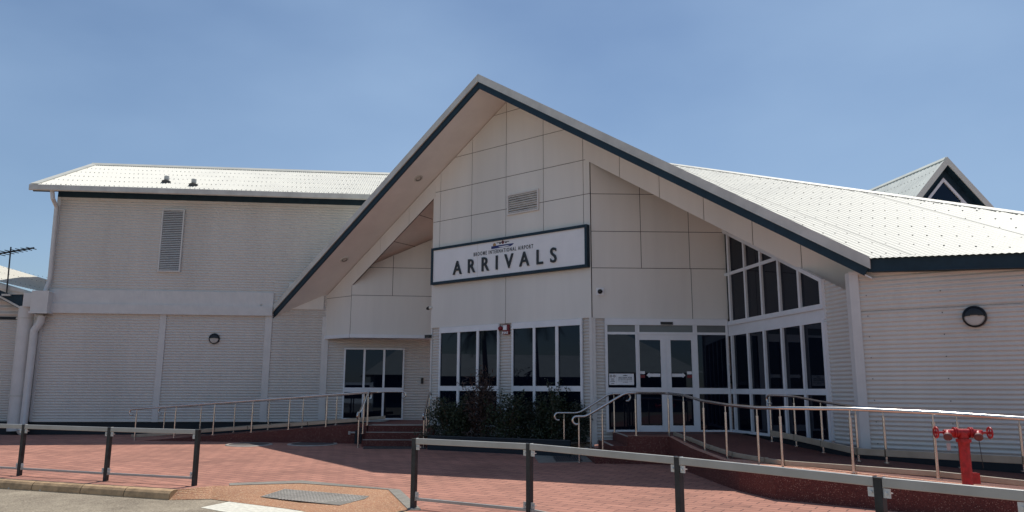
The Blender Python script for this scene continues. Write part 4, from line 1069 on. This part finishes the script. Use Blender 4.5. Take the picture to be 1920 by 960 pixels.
# rear ramp rail along the glazing
rpx = [(1443, 742, 1450, 822), (1488, 744, 1493, 829), (1538, 754, 1543, 842), (1603, 764, 1612, 857), (1655, 768, 1661, 862), (1793, 777, 1799, 876), (1910, 783, 1916, 892)]
RY = [15.9, 15.3, 14.5, 13.35]
posts = []
for i, (tx, ty, bx, by) in enumerate(rpx):
    if i < 4: yy = RY[i]
    else:
        p0 = posts[3][0]; d = ray(bx, by); # intersect with line from p0 along 129
        u_ = az(129); k = d.x/d.y; m_ = (k*p0.y-p0.x)/(u_.x-k*u_.y); yy = p0.y+u_.y*m_
    t = O+ray(tx, ty)*(yy/ray(tx, ty).y); b = O+ray(bx, by)*(yy/ray(bx, by).y)
    posts.append((V((t.x, t.y, hramp(V((0, t.y+.4, 0))))), t.z))
path = [V((b.x, b.y, tz+.01)) for b, tz in posts]; e = path[-1]-path[-2]; path.append(path[-1]+e)
kf = [V((b.x, b.y, b.z+.17))-GF.n*.0+(V((-.03, -.04, 0))) for b, tz in posts]
kf.append(kf[-1]+(kf[-1]-kf[-2]))
handrail('wall_side_handrail', 'stainless handrail on the building side of the right ramp, running past the corner glazing', path, posts, curls=(True, None), kick=kf, kh=.11)

# ================================================================ left ramp and steps
lr = thing('side_ramp', (-7, 21.5, 0), 'long dark red aggregate ramp rising to the recessed left doorway with three steps', 'ramp')
la = ong(262, 826); lb_ = V((-4.02, 21.55, 0))
ldir = (lb_-V((la.x, la.y, 0))).normalized(); wdt = V((-ldir.y, ldir.x, 0))
if wdt.y < 0: wdt = -wdt
A0 = V((la.x, la.y, .10)); A1 = V((lb_.x, lb_.y, FL))
mb = MB(); mb.poly([A0, A1, A1+wdt*3.9, A0+wdt*3.9]); 
mb.poly([A1, V((-2.18, 21.62, FL)), V((-2.0, 25.6, FL)), A1+wdt*3.9])
mb.build('ramp_surface', 'ramp', lr)
mb = MB(); mb.prism([V((A0.x, A0.y, -.1)), V((A1.x, A1.y, -.1)), A1+Z3*.04, A0+Z3*.01], wdt*.16); mb.prism([V((A1.x, A1.y+.17, -.1)), A1+wdt*.17+Z3*.04, A1+wdt*.17+Z3*.04+V((-.1, -.0, 0)), V((A1.x-.1, A1.y+.17, -.1))], wdt*.3)
mb.build('retaining_wall', 'agg_red', lr)
mb = MB(); x0, x1 = -3.98, -2.20
st3 = [(21.5, FL), (21.1, .44), (20.62, .27)]
for i, (y, z) in enumerate(st3):
    yb_ = 25.3 if i == 0 else st3[i-1][0]+.02
    mb.prism([V((x0, y, -.05)), V((x1, y, -.05)), V((x1, yb_, -.05)), V((x0, yb_, -.05))], Z3*(z+.05-(.003 if i else .002)))
mb.build('steps', 'agg_red', lr)
for y, z in st3:
    mb = MB(); mb.bar(V((x0+.02, y+.02, z+.008)), V((x1-.02, y+.02, z+.008)), .05, .016); mb.build('step_nosing', 'ringm', lr)
mb = MB()
for i in range(34):
    mb.box(V((x0+.06+i*.052, 21.9, FL+.006)), V((.015, 0, 0)), V((0, .22, 0)), Z3*.005)
mb.build('tactile_strip', 'ringm', lr)
def along(t, w, z): p = A0.lerp(A1, t)+wdt*w; return V((p.x, p.y, z))
fx = [254, 327.5, 400, 471.6, 541, 611, 681]
def tpx(x, w):  # parameter along ramp where image column x falls
    d = ray(x, 800); k = d.x/d.y; p = A0+wdt*w; e = A1-A0; return (k*p.y-p.x)/(e.x-k*e.y)
for w_, xs__, nm, lb2, cl in ((.08, fx, 'side_ramp_handrail', 'stainless handrail on the near edge of the long left ramp', (True, None)), (1.7, [307, 375, 438.5, 502.5, 566.6, 629.6], 'side_ramp_handrail', 'stainless handrail on the far side of the long left ramp, close to the corrugated wall', (True, True))):
    posts = []
    for x in xs__:
        t = tpx(x, w_); z = .10+.51*t+.03; posts.append((along(t, w_, z), z+.88))
    t0_ = tpx(xs__[0], w_)-.02; path = [along(t0_, w_, .10+.51*t0_+.93), along(1.0, w_, 1.53), along(1.035 if w_ < 1 else 1.08, w_, 1.53)]
    kk = [along(t0_+i*(1-t0_)/4, w_+.06, .10+.51*(t0_+i*(1-t0_)/4)+.16) for i in range(5)]
    handrail(nm, lb2, path, posts, curls=cl, kick=kk, group=None, kh=.09)
for x, lb2 in ((-4.02, 'sloping stainless stair rail at the left side of the left steps'), (-2.30, 'sloping stainless stair rail at the right side of the left steps beside the shrubs')):
    posts = [(V((x, 20.35, gz(20.3))), .98), (V((x, 20.95, .42)), 1.2), (V((x, 21.55, FL)), 1.50)]
    handrail('step_handrail', lb2, [V((x, 20.22, 1.0)), V((x, 20.45, 1.0)), V((x, 21.5, 1.52)), V((x, 21.9, 1.52))], posts, curls=(True, True))
# tap / valve clump by the ramp end
tv = thing('garden_tap', V((-4.25, 21.45, .1)), 'dark pipe standpipe with tap in front of the left ramp wall beside the steps', 'tap')
mb = MB(); mb.tube([V((-4.28, 21.42, .12)), V((-4.28, 21.42, .48))], .05, 10); mb.tube([V((-4.16, 21.42, .12)), V((-4.16, 21.42, .56))], .035, 10); mb.build('pipe', 'base', tv, smooth=True)
mb = MB(); mb.tube([V((-4.28, 21.42, .42)), V((-4.46, 21.38, .42))], .025, 8); mb.tube([V((-4.47, 21.38, .37)), V((-4.47, 21.38, .46))], .035, 10); mb.build('spout', 'rail', tv, smooth=True)

# ================================================================ barrier fences in the foreground
def barrier(pts, label, h, runs, group):
    o = thing('barrier_fence', V((pts[0][0], pts[0][1], 0)), label, 'fence', group)
    P_ = [V((p[0], p[1], gz(p[1]))) for p in pts]
    for i, p in enumerate(P_):
        a = P_[max(0, i-1)]; b = P_[min(len(P_)-1, i+1)]; d = (b-a).normalized(); n = V((d.y, -d.x, 0)); n = n if n.dot(O-p) > 0 else -n
        mb = MB(); mb.box(p+Z3*(h/2-.01), d*.034, n*.034, Z3*(h/2+.01)); po = mb.build('post', 'post', o, bevel=.005)
        for sg_ in (-1, 1):
            if (i == 0 and sg_ < 0 and runs[0]) or (i == len(P_)-1 and sg_ > 0 and runs[1]): continue
            for zz in (h-.115, .185):
                mb = MB(); c = p+d*sg_*.062+Z3*zz+n*.012; mb.box(c, d*.029, n*.006, Z3*.036); 
                mb.tube([c+n*.005, c+n*.018], .012, 8); mb.box(c-n*.02, d*.028, n*.02, Z3*.004)
                mb.build('bracket', 'plate', po, smooth=False)
    for a, b in zip(P_[:-1], P_[1:]):
        d = (b-a).normalized(); e = d*.036
        mb = MB(); mb.bar(a+e+Z3*(h-.035), b-e+Z3*(h-.035), .05, .075); mb.build('top_rail', 'rail', o, bevel=.006)
        mb = MB(); mb.bar(a+e+Z3*.125, b-e+Z3*.125, .035, .038); mb.build('bottom_rail', 'rail', o, bevel=.005)
    return o
dl = (V(FP[0])-V(FP[1])); left_ext = (FP[0][0]+dl[0]*1.1, FP[0][1]+dl[1]*1.1); left2 = (left_ext[0]+dl[0]*1.1, left_ext[1]+dl[1]*1.1)
barrier([left2, left_ext]+FP, 'grey metal barrier fence along the kerb at lower left, ending at the crossing', .915, (True, True), 'barrier fences along the kerb')
barrier([(p.x, p.y) for p in RP], 'grey metal barrier fence from the crossing across the foreground to the right edge', .93, (True, True), 'barrier fences along the kerb')

# ================================================================ fire hydrant booster
hb = onz(1819, 945, .0); hy = 10.35; dd = ray(1812, 880); hx = dd.x/dd.y*hy
def HZ(y): d = ray(1812, y); return 1.6+d.z*hy/d.y
zt_h = HZ(826); hyd = thing('fire_hydrant_booster', V((hx, hy, 0)), 'red fire hydrant booster standpipe with two wheel valves beside the right ramp', 'hydrant')
C_ = V((hx, hy, 0)); U_ = az(95)
mb = MB(); mb.tube([C_-Z3*.1, C_+Z3*HZ(838)], .066, 24); mb.build('standpipe', 'red', hyd, smooth=True)
mb = MB(); mb.tube([C_+Z3*(HZ(829)), C_+Z3*(HZ(823))], .092, 24); mb.tube([C_+Z3*(HZ(838)), C_+Z3*(HZ(829))], [.066, .073], 24); mb.build('flange', 'red', hyd, smooth=True)
zm = HZ(811)
mb = MB(); mb.tube([C_+Z3*HZ(823), C_+Z3*zm], [.068, .072], 20); mb.tube([C_-U_*.125+Z3*zm, C_+U_*.125+Z3*zm], .05, 18)
for sgn in (-1, 1): mb.tube([C_+U_*sgn*.078+Z3*(zm+.0), C_+U_*sgn*.094+Z3*(zm)], .07, 18); mb.tube([C_+U_*sgn*.102+Z3*zm, C_+U_*sgn*.118+Z3*zm], .07, 18)
mb.build('tee_head', 'red', hyd, smooth=True)
toward = (V((O.x, O.y, 0))-C_).normalized()
for sgn in (-1, 1):
    c = C_+U_*sgn*.195+Z3*zm
    mb = MB(); mb.tube([C_+U_*sgn*.125+Z3*zm, C_+U_*sgn*.245+Z3*zm], [.044, .036], 16); mb.tube([c, c+toward*.08-Z3*.04], [.040, .042], 16); mb.tube([c+U_*sgn*.04, c+U_*sgn*.16], .014, 10)
    v = mb.build('valve', 'red', hyd, smooth=True)
    k0 = c+toward*.08-Z3*.04; k1 = k0+toward*.035-Z3*.018
    mb = MB(); mb.tube([k0, k1], .053, 20); mb.tube([k1, k1+(k1-k0)*.3], [.053, .04], 20); mb.build('cap', 'redcap', v, smooth=True)
    w_ = c+U_*sgn*.148; mb = MB(); ring = [w_+(Z3*math.cos(t)+U_.cross(Z3)*math.sin(t))*.068 for t in [2*math.pi*i/24 for i in range(25)]]
    mb.tube(ring, .012, 8); 
    for a in range(4): t = a*math.pi/2; mb.tube([w_, w_+(Z3*math.cos(t)+U_.cross(Z3)*math.sin(t))*.08], .008, 6)
    mb.tube([w_-U_*.02, w_+U_*.02], .02, 10); mb.build('hand_wheel', 'red', v, smooth=True)
c = C_-U_*.195+Z3*(zm-.15)+toward*.12; mb = MB(); mb.box(c-Z3*.03, U_*.026, toward*.003, Z3*.045); mb.bar(c+Z3*.015, c+Z3*.06, .006, .004, U_); mb.build('paper_tag', 'tag', hyd)
c = C_+U_*.195+toward*.12; mb = MB(); mb.tube([c+Z3*(zm-.10), c+Z3*(zm-.45)+U_*.02], .004, 6); mb.build('cap_chain', 'black', hyd)
mb = MB(); mb.box(C_+U_*.12+V((0, .05, HZ(897))), U_*.05, U_.cross(Z3)*.05, Z3*.07); mb.build('side_plate', 'red', hyd)

# ================================================================ planter and shrubs
pa, pb_ = ong(803, 843), ong(1000, 853); pd = (pb_-pa).normalized(); pe = pa+pd*3.9
pl_o = thing('planter_bed', V((0, 19, 0)), 'dark edged raised planter bed below the two large front windows', 'planter')
mb = MB(); bk = V((.62, .78, 0)); z_e = .40
mb.bar(V((pa.x, pa.y, .18)), V((pe.x, pe.y, .18)), .08, .46); mb.bar(V((pa.x, pa.y, .18)), V((pa.x, pa.y, .18))+bk*2.4, .08, .46); mb.build('planter_edge', 'base', pl_o)
mb = MB(); mb.tube([V((pa.x, pa.y, .42)), V((pe.x, pe.y, .42))], .028, 8); mb.build('edge_trim', 'post', pl_o)
mb = MB(); q0, q1 = V((pa.x, pa.y, .34)), V((pe.x, pe.y, .34)); mb.prism([q0, q1, q1+bk*1.2, q0+bk*2.4], Z3*.02); mb.build('soil', 'bark', pl_o)
def shrub(c, rx, ry, h, n, matn, label, leaf=.05, strap=False, seed=0):
    rnd = random.Random(seed); o = thing('shrub', c, label, 'shrub', None)
    mb = MB(); st = []
    for i in range(11):
        a = rnd.uniform(0, 6.28); t = rnd.uniform(.25, .95); tip = c+V((math.cos(a)*rx*t, math.sin(a)*ry*t, h*rnd.uniform(.6, 1.08)))
        midp = c.lerp(tip, .5)+V((rnd.uniform(-.08, .08), rnd.uniform(-.08, .08), .1)); b0_ = c+V((rnd.uniform(-.12, .12), rnd.uniform(-.12, .12), 0)); mb.tube([b0_, midp, tip], [.018, .012, .004], 6); st.append((b0_, midp, tip))
    mb.build('stem', 'bark', o)
    mb = MB()
    for i in range(n):
        if rnd.random() < .35:
            s_ = rnd.choice(st); t = rnd.uniform(.3, 1.05); p = s_[0].lerp(s_[1], t*2) if t < .5 else s_[1].lerp(s_[2], t*2-1); p = p+V((rnd.gauss(0, .06), rnd.gauss(0, .06), rnd.gauss(0, .05)))
        else:
            while True:
                x, y, z = rnd.uniform(-1, 1), rnd.uniform(-1, 1), rnd.uniform(0, 1)
                lump = .78+.3*math.sin(x*5+seed)*math.cos(y*4+seed*2)+.12*math.sin(z*9+x*7)
                if x*x+y*y+(z*1.0-.15)**2 < lump**2: break
            p = c+V((x*rx, y*ry, z*h))
        d = V((rnd.gauss(0, 1), rnd.gauss(0, 1), rnd.gauss(.35, .8))).normalized(); L_ = leaf*rnd.uniform(.7, 1.4)*(3.0 if strap else 1); w = leaf*.45*rnd.uniform(.8, 1.2)*(.55 if strap else 1)
        sd2 = d.cross(V((rnd.gauss(0, 1), rnd.gauss(0, 1), rnd.gauss(0, 1)))).normalized()*w; nn_ = d.cross(sd2).normalized()*L_*.12
        mb.poly([p, p+d*L_*.45+sd2+nn_, p+d*L_, p+d*L_*.45-sd2+nn_])
    mb.build('foliage', matn, o)
CW = lambda x, back_=.9: None
def sp_at(x, y, z, dist):  # ground-contact position for image column x at given distance
    d = ray(x, y); return V((d.x/d.y*dist, dist, z))
shr = [(838, 20.2, .85, .6, 1.15, 'leaf', 'bushy green shrub at the left end of the planter by the steps', .045),
       (872, 20.4, .6, .5, .95, 'leafdark', 'dark low shrub in front of the left window, second from the planter end', .045),
       (905, 19.9, .62, .5, 1.75, 'leafred', 'tall bronze leaved shrub with narrow strap leaves in the planter middle', .05),
       (955, 19.5, .72, .55, 1.25, 'leaf', 'wide green shrub before the pillar between the windows', .045),
       (1003, 19.5, .62, .5, 1.05, 'leafdark', 'dark green shrub under the left pane of the right window', .045),
       (1038, 19.25, .55, .45, 1.45, 'leaf', 'upright green shrub before the middle of the right window', .045),
       (1078, 19.05, .5, .35, 1.05, 'leafdark', 'small dark shrub at the right end of the planter by the stair rail', .045)]
for i, (x, dist, rx, ry, h, mt_, lb2, lf) in enumerate(shr):
    shrub(sp_at(x, 800, .34, dist), rx, ry, h*.92, 4300 if mt_ != 'leafred' else 2000, mt_, lb2, lf, strap=(mt_ == 'leafred'), seed=i+3)

# ================================================================ what the windows mirror, behind the camera
ob = thing('opposite_building', (-48, 8, 0), 'long low building with pale roof seen only mirrored in the front windows', 'building')
def bld(o, x0, x1, y0, y1, ze, zr_, axis):
    mb = MB(); mb.prism([V((x0, y0, -.14)), V((x1, y0, -.14)), V((x1, y1, -.14)), V((x0, y1, -.14))], Z3*(ze+.14)); mb.build('wall', 'blue', o)
    mb = MB(); xm, ym = (x0+x1)/2, (y0+y1)/2; k = 1.2
    if axis == 'y':
        a = [V((x0-k, y0-k, ze)), V((x1+k, y0-k, ze)), V((x1+k, y1+k, ze)), V((x0-k, y1+k, ze))]; r = [V((xm, y0+4, zr_)), V((xm, y1-4, zr_))]
        mb.poly([a[0], a[1], r[0]]); mb.poly([a[1], a[2], r[1], r[0]]); mb.poly([a[2], a[3], r[1]]); mb.poly([a[3], a[0], r[0], r[1]])
    else:
        a = [V((x0-k, y0-k, ze)), V((x1+k, y0-k, ze)), V((x1+k, y1+k, ze)), V((x0-k, y1+k, ze))]; r = [V((x0+4, ym, zr_)), V((x1-4, ym, zr_))]
        mb.poly([a[0], a[1], r[1], r[0]]); mb.poly([a[1], a[2], r[1]]); mb.poly([a[2], a[3], r[0], r[1]]); mb.poly([a[3], a[0], r[0]])
    mb.poly(a); mb.build('roof', 'roof', o)
bld(ob, -58, -44, -32, 24, 2.7, 4.9, 'y')
ob2 = thing('opposite_pavilion', (5, -30, 0), 'hip roofed pavilion mirrored in the entrance door glass', 'building')
bld(ob2, -3, 17, -38, -24, 3.0, 6.9, 'x')
def palm(x, y, h, lb, seed):
    rnd = random.Random(seed); o = thing('palm_tree', V((x, y, -.14)), lb, 'palm tree', 'palms mirrored in the windows'); c = V((x, y, -.14)); top_ = c+V((rnd.uniform(-.4, .4), rnd.uniform(-.4, .4), h))
    mb = MB(); mb.tube([c, c.lerp(top_, .5)+V((.1, 0, 0)), top_], [.24, .17, .13], 10); mb.build('trunk', 'bark', o, smooth=True)
    mb = MB()
    for i in range(20):
        a = rnd.uniform(0, 6.28); el = rnd.uniform(-.2, 1.1); L_ = rnd.uniform(2.0, 2.8); d = V((math.cos(a)*math.cos(el), math.sin(a)*math.cos(el), math.sin(el))); sd2 = d.cross(Z3).normalized(); pp = top_.copy(); vel = d.copy()
        for k in range(12):
            nx_ = pp+vel*L_/12; vel = (vel+V((0, 0, -.17))).normalized(); w = .55*math.sin(math.pi*(k+1)/13)+.05
            for sgn in (-1, 1):
                for q3 in (.25, .75):
                    b0_ = pp.lerp(nx_, q3); mb.poly([b0_, b0_+vel*.06, b0_+sd2*sgn*w+vel*.15-Z3*w*.6])
            pp = nx_
    mb.build('crown', 'palm', o)
for i, (x, y, h, lb) in enumerate(((-22, 21, 6.2, 'tallest mirrored palm, nearest the left front window'), (-27, 16.0, 5.6, 'mirrored palm with drooping fronds in the middle of the left window'), (-30, 12.0, 6.6, 'mirrored palm with slanting trunk near the right of the left window'), (-29, 3.5, 5.2, 'single bushy mirrored palm in the right front window'))): palm(x, y, h, lb, i)
vn = thing('white_van', V((-4.9, 2.2, -.14)), 'white delivery van mirrored in the recessed left window', 'van')
VX = V((1, 0, 0)); VY = V((0, 1, 0)); vc = V((-4.9, 2.2, -.14))
prof = [(-2.3, .35), (2.4, .35), (2.5, .9), (2.3, 1.15), (1.55, 2.05), (1.3, 2.15), (-2.3, 2.15)]
mb = MB(); mb.prism([vc+VY*y+Z3*z-VX*.95 for y, z in prof], VX*1.9); mb.build('body', 'vanw', vn, bevel=.06)
mb = MB(); mb.prism([vc+VY*2.27+Z3*1.2-VX*.8, vc+VY*2.27+Z3*1.2+VX*.8, vc+VY*1.62+Z3*1.98+VX*.72, vc+VY*1.62+Z3*1.98-VX*.72], V((0, .02, .02))); mb.build('windscreen', 'glass', vn)
for sx_ in (-1, 1):
    for sy_ in (-1.5, 1.6):
        c = vc+VX*sx_*.82+VY*sy_+Z3*.34; mb = MB(); mb.tube([c-VX*.12, c+VX*.14*1], .34, 20); mb.build('wheel', 'tyre', vn, smooth=True)
    mb = MB(); mb.box(vc+VX*sx_*.68+VY*2.47+Z3*.85, VX*.16, VY*.03, Z3*.09); mb.build('headlight', 'lens', vn)

# ================================================================ light and sky
SUN_AZ, SUN_EL = 20.7, 64.5
w = bpy.data.worlds.new('World'); scn.world = w; w.use_nodes = True; nt = w.node_tree; L = nt.links.new
bg = nt.nodes['Background']; sky = nt.nodes.new('ShaderNodeTexSky'); sky.sky_type = 'NISHITA'; sky.sun_disc = False
sky.sun_elevation = math.radians(SUN_EL); sky.sun_rotation = math.radians(SUN_AZ); sky.air_density = 1.1; sky.dust_density = .25; sky.ozone_density = 4.0; sky.altitude = 0
tc = N(nt, 'ShaderNodeTexCoord'); mp = N(nt, 'ShaderNodeMapping'); mp.inputs['Scale'].default_value = (1, 1, 2.2); L(tc.outputs['Generated'], mp.inputs[0])
no = N(nt, 'ShaderNodeTexNoise'); no.inputs['Scale'].default_value = 1.6; no.inputs['Detail'].default_value = 6; no.inputs['Roughness'].default_value = .45; L(mp.outputs[0], no.inputs['Vector'])
mr = N(nt, 'ShaderNodeMapRange'); mr.inputs[1].default_value = .40; mr.inputs[2].default_value = .72; mr.inputs[3].default_value = 0; mr.inputs[4].default_value = .6; L(no.outputs['Fac'], mr.inputs[0])
mx = N(nt, 'ShaderNodeMix', data_type='RGBA'); L(mr.outputs[0], mx.inputs[0]); L(sky.outputs[0], mx.inputs[6]); mx.inputs[7].default_value = (4.2, 6.0, 8.6, 1)
L(mx.outputs[2], bg.inputs[0]); bg.inputs[1].default_value = .088
sl = bpy.data.lights.new('sun', 'SUN'); sl.energy = 3.9; sl.angle = math.radians(.53); sl.color = (1, .95, .87)
so = bpy.data.objects.new('sun', sl); COL.objects.link(so)
sd = az(SUN_AZ)*math.cos(math.radians(SUN_EL))+Z3*math.sin(math.radians(SUN_EL)); so.rotation_euler = sd.to_track_quat('Z', 'Y').to_euler(); so.location = (0, 0, 50)
vs = scn.view_settings; vs.view_transform = 'Standard'; vs.look = 'None'; vs.exposure = 0; vs.gamma = 1
scn.render.engine = 'CYCLES'; scn.render.resolution_x = 1024; scn.render.resolution_y = 512
scn.cycles.max_bounces = 6
